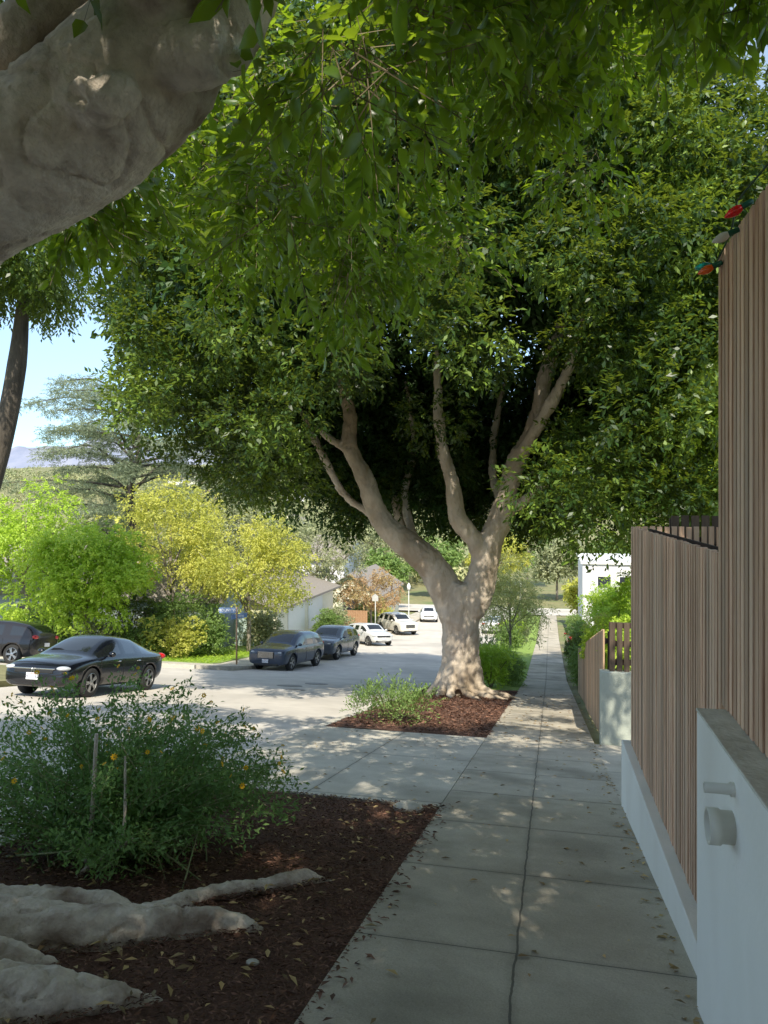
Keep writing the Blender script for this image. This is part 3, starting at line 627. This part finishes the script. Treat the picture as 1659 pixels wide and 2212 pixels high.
# ------------------------------------------------------------------ walls & fences
e=empty('garden_wall','low white stucco wall with stained cap and drain pipes','wall',(.64,0,0))
part('wall',MB().box(0,.30,-5,3.50,-1.1,.665),M['stucco'],e,bevel=.006)
part('coping',MB().box(-.004,.304,-5,3.504,.668,.680),M['cap'],e,bevel=.004)
part('drain_pipe',MB().lathe([(.05,0),(.058,-.0),(.058,-.045),(.064,-.045),(.064,-.085),(.052,-.085),(.052,-.02)],(0,2.84,.43),'x',28),M['pvc'],e,True)
part('pipe_hole',MB().lathe([(.001,-.06),(.051,-.06)],(0,2.84,.43),'x',20),M['dark'],e)
part('drain_spout',MB().lathe([(.026,.0),(.026,-.012),(.019,-.014),(.019,-.10),(.014,-.10),(.014,-.02),(.001,-.02)],(0,2.82,.575),'x',16),M['pvc'],e,True)
def slatfence(name,label,x,y0,y1,zt,zb,pitch=.068,w=.046,th=.028,mat='slat',jit=.004,axis='y'):
    e=empty(name,label,'fence',(x,y0,zb(y0)))
    mb=MB(); n=int(abs(y1-y0)/pitch) if axis=='y' else int((y1)/pitch)
    for i in range(n):
        p=i*pitch+random.uniform(-.002,.002); jz=random.uniform(-jit,jit); jx=random.uniform(-.003,.003)
        if axis=='y': yy=y0+p; mb.box(jx,th+jx,p,p+w,zb(yy)-zb(y0),zt(yy)-zb(y0)+jz)
        else: mb.box(p,p+w,jx,th+jx,0,zt(0)-zb(0)+jz)
    part('slats',mb,M[mat],e)
    L_=(y1-y0) if axis=='y' else y1
    for fz in (.12,.5,.88):
        b=MB()
        if axis=='y':
            za=(zt(y0)-zb(y0))*fz; zc=zb(y1)+(zt(y1)-zb(y1))*fz-zb(y0)
            vs=[(th+.004,0,za),(th+.05,0,za),(th+.05,L_,zc),(th+.004,L_,zc)]; vs+=[(a,b_,c+.09) for a,b_,c in vs]
            b.add(vs,[(0,3,2,1),(4,5,6,7),(0,1,5,4),(1,2,6,5),(2,3,7,6),(3,0,4,7)])
        else: b.box(0,L_,th+.004,th+.05,(zt(0)-zb(0))*fz,(zt(0)-zb(0))*fz+.09)
        part('rail',b,M['rail'],e)
    k=0
    while k<L_-.1:
        b=MB()
        if axis=='y': b.box(th+.055,th+.14,k,k+.09,zb(y0+k)-zb(y0)-.1,zt(y0+k)-zb(y0)-.03)
        else: b.box(k,k+.09,th+.055,th+.14,-.1,zt(0)-zb(0)-.03)
        part('post',b,M['rail'],e); k+=1.8
    if mat=='slat':
        b=MB()
        if axis=='y':
            vs=[(th+.145,0,0),(th+.16,0,0),(th+.16,L_,zb(y1)-zb(y0)),(th+.145,L_,zb(y1)-zb(y0))]; vs+=[(th+.145,0,zt(y0)-zb(y0)-.02),(th+.16,0,zt(y0)-zb(y0)-.02),(th+.16,L_,zt(y1)-zb(y0)-.02),(th+.145,L_,zt(y1)-zb(y0)-.02)]
            b.add(vs,[(0,3,2,1),(4,5,6,7),(0,1,5,4),(1,2,6,5),(2,3,7,6),(3,0,4,7)]); part('dark_gap_sheet',b,M['rail'],e)  # near-black sheet behind the slats makes the gaps read dark
    return e
slatfence('slat_fence','tall brown vertical slat wooden fence on the white wall',.76,-4.5,3.66,lambda y:2.74,lambda y:.683)
slatfence('slat_fence','weathered brown slat fence on low white kerb wall',.775,3.68,7.62,lambda y:1.36,lambda y:-.555-.055*(y-3.7))
slatfence('slat_fence','weathered brown slat fence return beside the driveway',.83,7.64,3.2,lambda y:1.36,lambda y:-.77,axis='x')
v=[]; mb=MB()
for y in (3.52,7.64):
    t=-.558-.055*(y-3.7); v+=[(.70,y,prof(y)-.3),(.93,y,prof(y)-.3),(.93,y,t),(.70,y,t)]
mb.add(v,[(0,1,2,3)[::-1],(4,5,6,7),(0,1,5,4)[::-1],(1,2,6,5)[::-1],(2,3,7,6)[::-1],(3,0,4,7)[::-1]])
tag(part('base_wall',mb,M['stucco'],None,bevel=.006),'low white stucco base wall under the slat fence','wall')
slatfence('picket_fence','dark brown picket fence behind the slat fence',1.25,8.2,3.4,lambda y:1.46,lambda y:-1.2,axis='x',mat='dslat',pitch=.10,w=.075)
e=empty('retaining_wall','short grey green stucco wall with grimy foot beside driveway','wall',(.80,12.42,prof(12.42)))
part('wall',MB().box(0,3.4,0,.22,-.3,1.16),M['gstucco'],e,bevel=.01)
g=prof(12.42)+1.16
slatfence('picket_fence','dark brown wooden pickets standing on the grey wall',.95,12.5,3.0,lambda y:g+.80,lambda y:g+.003,axis='x',mat='dslat',pitch=.115,w=.085)
def zt3(y): return prof(y)+1.85-.035*(y-12.7)
slatfence('plank_fence','weathered wooden plank fence stepping down along the pavement',.86,12.75,19,zt3,lambda y:prof(y)+.02,pitch=.125,w=.115,mat='plank')
slatfence('plank_fence','lower weathered wooden plank fence along the pavement',.90,19.05,25,lambda y:prof(y)+1.45,lambda y:prof(y)+.02,pitch=.125,w=.115,mat='plank')
e=empty('string_lights','holiday string lights with red white and orange bulbs along fence top','string lights',(.75,3,2.76))
mb=MB(); P=[(0,-2.5,.02)]
for i in range(14): P.append((-.03+.03*math.sin(i*2.1),-2.3+.2*i+.05,(-.02 if i%2 else .02)))
P.append((-.0,.62,-.05)); pp,r=catmull(P,[.004]*len(P),4); mb.tube(pp,r,6); part('wire',mb,pmat('green_wire',(.01,.06,.03),rough=.5),e,True)
def bulb(y,z,colr,dx,nm,sock=(.01,.12,.07)):
    d=Vector((-.9,.25,-.45+dx)).normalized(); q=d.to_track_quat('Z','Y'); 
    s=MB().lathe([(.001,-.03),(.011,-.028),(.012,.0),(.012,.012)],(0,0,0),'z',14); o=part('socket',s,pmat('socket_'+nm,sock,rough=.4),e,True,(-.02,y,z)); o.rotation_euler=q.to_euler()
    s=MB().lathe([(.010,.012),(.015,.022),(.0175,.034),(.014,.05),(.007,.064),(.001,.071)],(0,0,0),'z',16); o=part('bulb',s,pmat('bulb_'+nm,colr,tuple(colr),rough=.12,coat=.6),e,True,(-.02,y,z)); o.rotation_euler=q.to_euler(); o.scale=(1.15,)*3
bulb(.04,-.02,(.85,.01,.01),0,'red'); bulb(.25,-.05,(.75,.72,.66),.1,'clear'); bulb(.55,-.09,(.95,.14,.01),.1,'orange'); bulb(.60,-.075,(.0,.3,.26),.45,'teal')

# ------------------------------------------------------------------ cars
KINDS={
'sedan':dict(st=[(-2.32,.60,.40,.60,.86,.92,.55),(-2.27,.80,.30,.62,.94,1.03,.64),(-1.95,.88,.24,.62,.97,1.09,.62),(-1.72,.90,.20,.62,.96,1.13,.60),(-.85,.91,.19,.62,.95,1.38,.57),(-.70,.91,.19,.62,.95,1.41,.57),(-.06,.91,.19,.62,.94,1.45,.58),(.04,.91,.19,.62,.94,1.45,.58),(.40,.91,.19,.62,.93,1.42,.58),(1.22,.91,.19,.61,.90,1.0,.66),(1.32,.90,.20,.60,.89,.96,.70),(1.9,.89,.22,.57,.80,.88,.70),(2.2,.85,.24,.52,.70,.78,.66),(2.33,.70,.28,.48,.60,.67,.58)],
   side=[3,5,7,8],ws=[8],rw=[3],ax=1.35,wr=.34,L=2.33,belt=.93,hl=.68,mz=1.0,mx=.75),
'suv':dict(st=[(-2.32,.66,.48,.75,1.05,1.15,.5),(-2.27,.86,.36,.75,1.08,1.28,.64),(-2.15,.92,.30,.74,1.08,1.42,.68),(-1.85,.94,.27,.72,1.08,1.64,.69),(-1.1,.95,.25,.72,1.06,1.72,.69),(-1.0,.95,.25,.72,1.06,1.73,.69),(-.1,.95,.25,.72,1.04,1.75,.69),(.0,.95,.25,.72,1.04,1.75,.69),(.5,.95,.25,.72,1.03,1.69,.68),(1.15,.95,.25,.71,1.08,1.20,.76),(1.25,.95,.26,.70,1.06,1.16,.80),(1.95,.94,.28,.68,1.01,1.10,.82),(2.22,.92,.30,.64,.94,1.03,.80),(2.33,.80,.36,.60,.80,.92,.70)],
   side=[3,5,7,8],ws=[8],rw=[1,2],ax=1.4,wr=.39,L=2.33,belt=1.04,hl=.88,mz=1.17,mx=.85),
'hatch':dict(st=[(-1.98,.6,.40,.65,.92,.98,.5),(-1.93,.80,.30,.65,.94,1.05,.6),(-1.85,.85,.24,.64,.94,1.2,.62),(-1.65,.86,.20,.62,.94,1.38,.62),(-.8,.865,.19,.62,.93,1.44,.63),(-.72,.865,.19,.62,.93,1.44,.63),(0,.865,.19,.62,.92,1.45,.63),(.1,.865,.19,.62,.92,1.45,.63),(.45,.865,.19,.62,.92,1.42,.62),(.98,.865,.19,.62,.91,1.02,.68),(1.08,.86,.2,.61,.90,.97,.70),(1.6,.84,.22,.58,.85,.92,.66),(1.88,.78,.26,.54,.74,.8,.6),(1.98,.62,.32,.5,.6,.68,.5)],
   side=[3,5,7,8],ws=[8],rw=[1,2],ax=1.25,wr=.31,L=1.98,belt=.92,hl=.70,mz=1.0,mx=.65)}
BODY={}
def body_mesh(kind):
    if kind in BODY: return BODY[kind]
    K=KINDS[kind]; P=M['p_white']; vs=[];fs=[];mi=[]; st=K['st']
    for (X,w,zb,zm,bt,zt,wr) in st:
        z6=max(bt+.03,zt-.10)
        h=[(0,zb),(w*.80,zb),(w*.97,zb+.09),(w,zm),(w*.985,bt-.06),(w*.94,bt),(min(wr+.07,w*.92),z6),(wr*.90,max(z6+.01,zt-.015)),(0,zt+.015)]
        ring=h+[(-a,b) for a,b in h[-2:0:-1]]
        vs+=[(X,a,b) for a,b in ring]
    m=16
    for i in range(len(st)-1):
        for k in range(m):
            k2=(k+1)%m; fs.append((i*m+k,i*m+k2,(i+1)*m+k2,(i+1)*m+k)); g=0
            if k in (5,10) and i in K['side']: g=1
            if k in (7,8) and (i in K['ws'] or i in K['rw']): g=1
            if k in (0,1,14,15): g=2
            mi.append(g)
    fs.append(tuple(range(m))[::-1]); mi.append(0); fs.append(tuple((len(st)-1)*m+k for k in range(m))); mi.append(0)
    mb=MB(); mb.add(vs,fs); mb.m=mi
    body=part('body',mb,[P,M['glass'],M['plastic']],None,True)
    bm=bmesh.new(); bm.from_mesh(body.data); bmesh.ops.recalc_face_normals(bm,faces=bm.faces); bm.to_mesh(body.data); bm.free()
    s=body.modifiers.new('s','SUBSURF'); s.levels=2; s.render_levels=2
    cut=MB()
    for ax in (K['ax'],-K['ax']):
        for sd in (-1,1): cut.cyl((ax,sd*.60,K['wr']),(ax,sd*1.2,K['wr']),K['wr']+.055,seg=28,mi=2)
    cme=cut.mesh('cut',[P,M['glass'],M['plastic']]); bm=bmesh.new(); bm.from_mesh(cme); bmesh.ops.recalc_face_normals(bm,faces=bm.faces); bm.to_mesh(cme); bm.free()
    co=link('cut',cme); bo=body.modifiers.new('b','BOOLEAN'); bo.operation='DIFFERENCE'; bo.solver='EXACT'; bo.object=co
    bpy.context.view_layer.update(); me=applym(body); bpy.data.objects.remove(co); bpy.data.objects.remove(body)
    out=[]
    for keep in (0,1):
        bm=bmesh.new(); bm.from_mesh(me)
        bmesh.ops.delete(bm,geom=[f for f in bm.faces if (f.material_index==1)!=(keep==1)],context='FACES')
        m2=bpy.data.meshes.new('body' if not keep else 'window'); bm.to_mesh(m2); bm.free(); out.append(m2)
    BODY[kind]=out; return out
def car(kind,x,y,deg,paint,label,plate=None,zoff=-.16,brand=None,roof=None):
    K=KINDS[kind]; th=R(deg)
    sl=(prof(y+1)-prof(y-1))/2; n=Vector((0,-sl,1)).normalized(); fwd=Vector((math.cos(th),math.sin(th),0)); fwd=(fwd-n*fwd.dot(n)).normalized(); lf=n.cross(fwd)
    rot=Matrix((fwd,lf,n)).transposed().to_euler()
    e=empty('parked_car',label,'car',(x,y,prof(y)+zoff),'cars parked along the street',rot)
    P=M[paint]; bm_,wm=body_mesh(kind); st=K['st']
    b2=bm_.copy(); b2.materials.clear(); w2=wm
    for q in (P,M['glass'],M['plastic']): b2.materials.append(q)
    if not len(wm.materials):
        for q in (P,M['glass'],M['plastic']): wm.materials.append(q)
    link('body',b2,e); link('window',w2,e)
    wr=K['wr']
    for ax in (K['ax'],-K['ax']):
        for sd in (-1,1):
            wl=empty('wheel',None,None,(ax,sd*.80,wr)); wl.parent=e
            part('tyre',MB().lathe([(wr*.66,-.10),(wr*.9,-.11),(wr,-.08),(wr,.08),(wr*.9,.11),(wr*.66,.10)],(0,0,0),'y',32),M['rubber'],wl,True)
            rb=MB().lathe([(wr*.69,.095*sd),(wr*.64,.10*sd),(wr*.62,.06*sd)],(0,0,0),'y',32)
            for q in range(5):
                for dq in (-.13,.13):
                    a=q*2*math.pi/5+dq; c,s_=math.cos(a),math.sin(a); hw=.018
                    i0,i1=wr*.1,wr*.66; ya,yb=.07*sd,.095*sd
                    v=[(c*i0-s_*hw,ya,s_*i0+c*hw),(c*i1-s_*hw,ya,s_*i1+c*hw),(c*i1+s_*hw,ya,s_*i1-c*hw),(c*i0+s_*hw,ya,s_*i0-c*hw)]
                    v+=[(p[0],yb,p[2]) for p in v]; rb.add(v,[(0,1,2,3),(4,5,6,7)[::-1],(0,1,5,4),(1,2,6,5),(2,3,7,6),(3,0,4,7)])
            rb.lathe([(.001,.10*sd),(wr*.17,.095*sd),(wr*.18,.05*sd)],(0,0,0),'y',16)
            part('rim',rb,M['rim'],wl)
            part('brake_disc',MB().lathe([(.001,.03*sd),(wr*.64,.03*sd)],(0,0,0),'y',24),M['plastic'],wl)
    Lf=K['L']; hl=K['hl']
    for sd in (-1,1):
        part('headlight',MB().ell((Lf-.19,sd*.66,hl),(.18,.17,.06)),M['lens'],e,True)
        part('taillight',MB().ell((-Lf+.10,sd*.70,hl+.22),(.12,.16,.09)),M['tail'],e,True)
        mm=MB().ell((K['mx'],sd*1.0,K['mz']),(.07,.10,.07)); mm.box(K['mx']-.03,K['mx']+.03,min(sd*.84,sd*.96),max(sd*.84,sd*.96),K['mz']-.06,K['mz']-.035); part('mirror',mm,P,e,True)
        for q in (.25,-.72): part('door_handle',MB().ell((q,sd*(.92 if kind!='hatch' else .87),K['belt']-.11),(.09,.022,.015)),M['chrome'],e,True)
        for X in (1.0 if kind!='hatch' else .85,-.01,-.95):
            sm=MB(); w=np.interp(X,[a[0] for a in st],[a[1] for a in st]); zm=np.interp(X,[a[0] for a in st],[a[3] for a in st]); bt=np.interp(X,[a[0] for a in st],[a[4] for a in st])
            sm.tube([(X,sd*w*.972,.33),(X,sd*w*.993,zm-.1),(X,sd*w*.993,zm+.08),(X,sd*w*.975,bt-.05)],[.006]*4,5)
            part('door_seam',sm,M['dark'],e)
    g=MB(); 
    if kind=='suv':
        g.box(Lf-.10,Lf+.012,-.42,.42,hl-.26,hl+.02); part('grille',g,M['plastic'],e,bevel=.03)
        g=MB()
        for q in range(7): g.box(Lf+.013,Lf+.02,-.38,.38,hl-.24+q*.04,hl-.23+q*.04)
        part('grille_trim',g,M['chrome'],e)
    else:
        g.box(Lf-.22,Lf-.005,-.50,.50,hl-.11,hl-.03); part('grille',g,M['plastic'],e,bevel=.015)
        part('grille_trim',MB().box(Lf-.2,Lf+.0,-.54,.54,hl-.028,hl+.002),M['chrome'] if brand else M['plastic'],e,bevel=.008)
    part('bumper_intake',MB().box(Lf-.2,Lf-.03,-.6,.6,.28,.40),M['plastic'],e,bevel=.03)
    part('licence_plate',MB().box(Lf+.0,Lf+.022,-.155,.155,.42,.575),M['plate'],e,bevel=.004)
    rt=(R(90),0,R(90))
    text(plate or '8LMR402',.085,M['ink'],e,(Lf+.024,0,.485),rt,'plate_number',.001)
    text('California',.038,M['tail'],e,(Lf+.024,0,.553),rt,'plate_state',.001)
    part('licence_plate',MB().box(-Lf-.02,-Lf+.02,-.155,.155,.72,.87),M['plate'],e)
    if brand: text(brand,.14,M['chrome'],e,(Lf+.006,0,hl-.055),rt,'emblem',.006)
    return e
car('sedan',-11.65,16.8,-89,'p_black','glossy black compact sedan parked at the street corner',plate='7KEY182',brand='H')
car('suv',-12.2,33.0,-96,'p_navy','dark blue grey suv with large chrome grille parked by kerb',plate='8AQT519')
car('suv',-11.9,39.2,-94,'p_slate','slate grey compact suv parked behind another suv')
car('hatch',-12.3,49.3,-45,'p_silver','small silver hatchback with black roof parked at an angle')
car('suv',-12.9,62,-50,'p_beige','pale beige suv parked across the slope')
car('sedan',-12.3,75,-80,'p_white','white sedan parked far down the street')
car('suv',2.0,50,90,'p_red','red suv parked in a driveway behind hedges')
car('suv',-22.7,26.2,-176,'p_dark','dark suv with red tail lights parked on the side street')
car('sedan',-4.95,66,90,'p_white','pale sedan parked along the near kerb')

# ------------------------------------------------------------------ houses
def house(name,label,x0,x1,y0,y1,h,rh,wall,roof,axis='x',wins=(),doors=(),z=None,eave=.5,flat=False,group=None):
    cx,cy=(x0+x1)/2,(y0+y1)/2; z=prof(y0)-.1 if z is None else z; e=empty(name,label,'house',(cx,cy,z),group)
    a,b=(x1-x0)/2,(y1-y0)/2
    mb=MB().box(-a,a,-b,b,-3,h)
    if not flat:
        if axis=='x': mb.add([(-a,-b,h),(-a,b,h),(-a,0,h+rh),(a,-b,h),(a,b,h),(a,0,h+rh)],[(0,2,1),(3,4,5)])
        else: mb.add([(-a,-b,h),(a,-b,h),(0,-b,h+rh),(-a,b,h),(a,b,h),(0,b,h+rh)],[(0,1,2),(3,5,4)])
    part('wall',mb,M[wall],e)
    def slab(q):
        return MB().add(q+[(p[0],p[1],p[2]+.15) for p in q],[(0,1,2,3),(4,5,6,7)[::-1],(0,1,5,4),(1,2,6,5),(2,3,7,6),(3,0,4,7)])
    if flat: part('roof',MB().box(-a-.15,a+.15,-b-.15,b+.15,h+.003,h+.2),M[roof],e)
    else:
        for sgn in (-1,1):
            if axis=='x':
                s=rh/b; q=[(-a-eave,0,h+rh+.02),(a+eave,0,h+rh+.02),(a+eave,sgn*(b+eave),h-eave*s+.02),(-a-eave,sgn*(b+eave),h-eave*s+.02)]
            else:
                s=rh/a; q=[(0,-b-eave,h+rh+.02),(0,b+eave,h+rh+.02),(sgn*(a+eave),b+eave,h-eave*s+.02),(sgn*(a+eave),-b-eave,h-eave*s+.02)]
            part('roof',slab(q),M[roof],e)
    def opening(face,u,zz,w,hh,nm,mt):
        fr=MB();pn=MB()
        for mbx,gr,o1 in ((fr,.09,.05),(pn,0,.06)):
            o0=0 if gr else .052
            if face=='s': mbx.box(u-w/2-gr,u+w/2+gr,-b-o1,-b-o0,zz-gr,zz+hh+gr)
            else: mbx.box(a+o0,a+o1,u-w/2-gr,u+w/2+gr,zz-gr,zz+hh+gr)
        wd=empty(nm,None,None,(0,0,0)); wd.parent=e
        part('frame',fr,M['white'],wd); part('pane' if nm=='window' else 'panel',pn,mt,wd)
    for wn in wins: opening(*wn,'window',M['pane'])
    for dn in doors: opening(*dn[:5],'door' if dn[3]<1.5 else 'garage_door',M[dn[5]])
    return e
house('house','single storey cream and yellow house with white garage doors',-26,-17.2,44.5,57,2.4,1.3,'cream','roof','y',wins=[('s',-2.6,.9,1.4,1.1)],doors=[('e',-2.6,.1,3.2,1.95,'white'),('e',1.6,.1,3.2,1.95,'white')])
tag(part('garden_wall',MB().box(-18.9,-17.0,43.2,43.4,prof(43)-.3,prof(43)+2.1),M['yellow'],None),'pale yellow stucco garden wall beside the garage','wall')
tag(part('garden_wall',MB().box(-21.2,-17.6,41.5,41.7,prof(42)-.3,prof(42)+1.9),M['teal'],None),'pale teal stucco garden wall beside the lawn','wall')
house('house','dark grey teal bungalow with wide window behind shrubs',-44,-27,37.5,47,3.2,2.2,'gteal','roof','x',wins=[('s',6.0,1.2,2.6,1.2),('s',2.0,1.2,2.0,1.2),('s',-3.0,1.2,2.0,1.2)])
house('house','brown roofed bungalow behind the yellow trees',-27,-18.8,39.5,43.0,3.2,1.6,'gteal','roof','x',wins=[('s',0,1.1,1.6,1.2)])
house('house','two storey pale house beyond the garage',-33,-24,84,94,6.2,2.4,'lav','roof','x',wins=[('s',-2,3.8,1.3,1.3),('s',2,3.8,1.3,1.3),('s',0,.9,1.6,1.3)])
house('house','low pale house beside the street with grey roof',-22,-16.5,70,80,2.9,1.8,'cream','roof','y',wins=[('e',-2,1,1.6,1.2),('s',0,1,1.6,1.2)])
house('house','modern pale flat roofed two storey house',2.6,8.4,62,72,6.2,0,'lav','white','x',flat=True,wins=[('s',-1.2,4.3,1.0,.9),('s',.8,4.3,1.6,.9),('s',-1.4,1.0,1.1,1.4)])
e=empty('garden_gate','orange brown wooden gate beside the garage','gate',(-16.4,57.5,prof(57.5)-.1))
mb=MB()
for i in range(14): mb.box(i*.14,i*.14+.125,0,.04,0,2.0)
part('planks',mb,M['gate'],e); part('rail',MB().box(0,1.95,.041,.08,.4,.5),M['gate'],e); part('rail',MB().box(0,1.95,.041,.08,1.5,1.6),M['gate'],e)
hs=[(-150,300,'cream','roofb'),(-118,285,'lav','roof'),(-172,345,'brick','roofb'),(-208,400,'cream','roofb'),(-130,360,'lav','roofb'),(-235,430,'lav','roof'),(-98,265,'cream','roof'),(-180,270,'brick','roof'),(-255,500,'cream','roofb'),(-160,470,'cream','roofb'),(-82,150,'cream','roofb'),(-63,125,'lav','roofb')]
for x,y,wm,rm in hs:
    house('house','small hillside house among trees across the valley',x-6,x+6,y,y+9,4.6,2.2,wm,rm,'x' if x%2 else 'y',wins=[('s',-3.5,3,1.6,1.2),('s',0,3,1.6,1.2),('s',3.5,3,1.6,1.2)],group='houses across the valley',z=prof(y)+1)
def wood():
    cl=[]
    for k in range(1000):
        y=130+800*rng.random()**1.3; x=-y*rng.uniform(.12,1.0); z=prof(y)
        if any(abs(x-h[0])<10 and -14<y-h[1]<8 for h in hs): z-=3.5
        cl.append((x,y,z+rng.uniform(1,4),rng.uniform(2.5,5.5)*(1+y/900)))
    pos,d,n,l,w_,o,tw=sprays(cl,70,4,1.3,.8,1.3,shell=.6)
    tag(link('hillside_woodland',leafmesh('hillside_woodland',pos,d,n,l,w_,F['far'])),'mixed tree cover on the hillside across the valley','woodland','stuff')
LATER.append(wood)
for x,y in ((-175,380),(-150,365)):
    b=Vector((x,y,prof(y))); e=empty('palm_tree','slim tall palm on the far hillside','palm tree',b); part('trunk',MB().cyl((0,0,0),(0,0,15),.35,.25,8),M['dbark'],e)
    crown('crown',e,[(0,0,15,1.2)],40,3,2.2,.4,1.4,F['cedar'],droop=.5)

# ------------------------------------------------------------------ street furniture
e=empty('street_name_sign','blue street name signs on a rusty brown pole','street sign',(-14.2,31.6,prof(31.6)))
part('pole',MB().cyl((0,0,-.2),(0,0,2.65),.04,.04,10),M['pole'],e,True)
s=empty('sign_blade',None,None,(0,0,2.5),rot=(0,0,R(10))); s.parent=e
part('blade',MB().box(-.82,.05,-.012,.012,-.13,.13),M['blue'],s,bevel=.004); text('MOUNT WY',.17,M['white'],s,(-.38,-.015,0),(R(90),0,0),'lettering')
s=empty('sign_blade',None,None,(0,0,2.22),rot=(0,0,R(60))); s.parent=e
part('blade',MB().box(-.3,.6,-.012,.012,-.11,.11),M['blue'],s,bevel=.004); text('5100 N',.16,M['white'],s,(.15,-.015,0),(R(90),0,0),'lettering')
e=empty('street_sign','small white sign on a grey pole','road sign',(-13.9,58,prof(58)))
part('pole',MB().cyl((0,0,-.2),(0,0,3.1),.04,.04,8),M['gpole'],e,True)
part('sign_panel',MB().add([(-.25,-.05,2.7),(.25,-.05,2.7),(.25,-.05,3.1),(0,-.05,3.3),(-.25,-.05,3.1),(-.25,-.02,2.7),(.25,-.02,2.7),(.25,-.02,3.1),(0,-.02,3.3),(-.25,-.02,3.1)],[(0,1,2,3,4),(9,8,7,6,5),(0,5,6,1),(1,6,7,2),(2,7,8,3),(3,8,9,4),(4,9,5,0)]),M['gpole'],e)
for x,y in ((-14.2,74),(-3.2,82)):
    e=empty('street_lamp','short post top street lamp with glass lantern','street lamp',(x,y,prof(y)),'street lamps')
    part('post',MB().tube([(0,0,-.2),(0,0,.4),(0,0,.5),(0,0,3.0)],[.14,.12,.07,.05],10),M['gpole'],e,True); part('lantern',MB().lathe([(.05,3.0),(.16,3.08),(.2,3.4),(.12,3.6),(.02,3.75)],(0,0,0),'z',12),M['white'],e,True)
for g in LATER: g()

# ------------------------------------------------------------------ light, world, camera
el=R(50); t=Vector((-.2,.98,0)).normalized()*math.cos(el); t.z=-math.sin(el)
sun=bpy.data.lights.new('sun','SUN'); sun.energy=6.4; sun.angle=R(.5); sun.color=(1,.93,.77)
so=link('sun',sun); so.rotation_euler=t.to_track_quat('-Z','Y').to_euler()
wd=bpy.data.worlds.new('World'); sc.world=wd; wd.use_nodes=True; N=wd.node_tree.nodes; WL=wd.node_tree.links
sk=N.new('ShaderNodeTexSky'); sk.sky_type='NISHITA'; sk.sun_disc=False; sk.sun_elevation=el; sk.sun_rotation=math.atan2(-t.x,-t.y); sk.dust_density=.2; sk.air_density=1.0
tc=N.new('ShaderNodeTexCoord'); sp=N.new('ShaderNodeSeparateXYZ'); WL.new(tc.outputs['Generated'],sp.inputs[0])
mr=N.new('ShaderNodeMapRange'); mr.inputs[1].default_value=.0; mr.inputs[2].default_value=.5; WL.new(sp.outputs[2],mr.inputs[0])
tn=N.new('ShaderNodeMix'); tn.data_type='RGBA'; WL.new(mr.outputs[0],tn.inputs[0]); tn.inputs[6].default_value=(.34,.50,.66,1); tn.inputs[7].default_value=(1.25,1.03,.80,1)
mx=N.new('ShaderNodeMix'); mx.data_type='RGBA'; mx.blend_type='MULTIPLY'; mx.inputs[0].default_value=1
WL.new(sk.outputs[0],mx.inputs[6]); WL.new(tn.outputs[2],mx.inputs[7]); WL.new(mx.outputs[2],N['Background'].inputs[0]); N['Background'].inputs[1].default_value=.35
cam=bpy.data.cameras.new('camera'); co=link('camera',cam,None,(0,0,1.6)); sc.camera=co
cam.sensor_fit='VERTICAL'; cam.sensor_height=36; cam.lens=25.7; cam.shift_y=-.0095; cam.clip_end=30000; cam.clip_start=.05
co.rotation_euler=(R(90),0,R(12.8))
sc.view_settings.view_transform='Standard'; sc.view_settings.look='None'; sc.view_settings.exposure=0
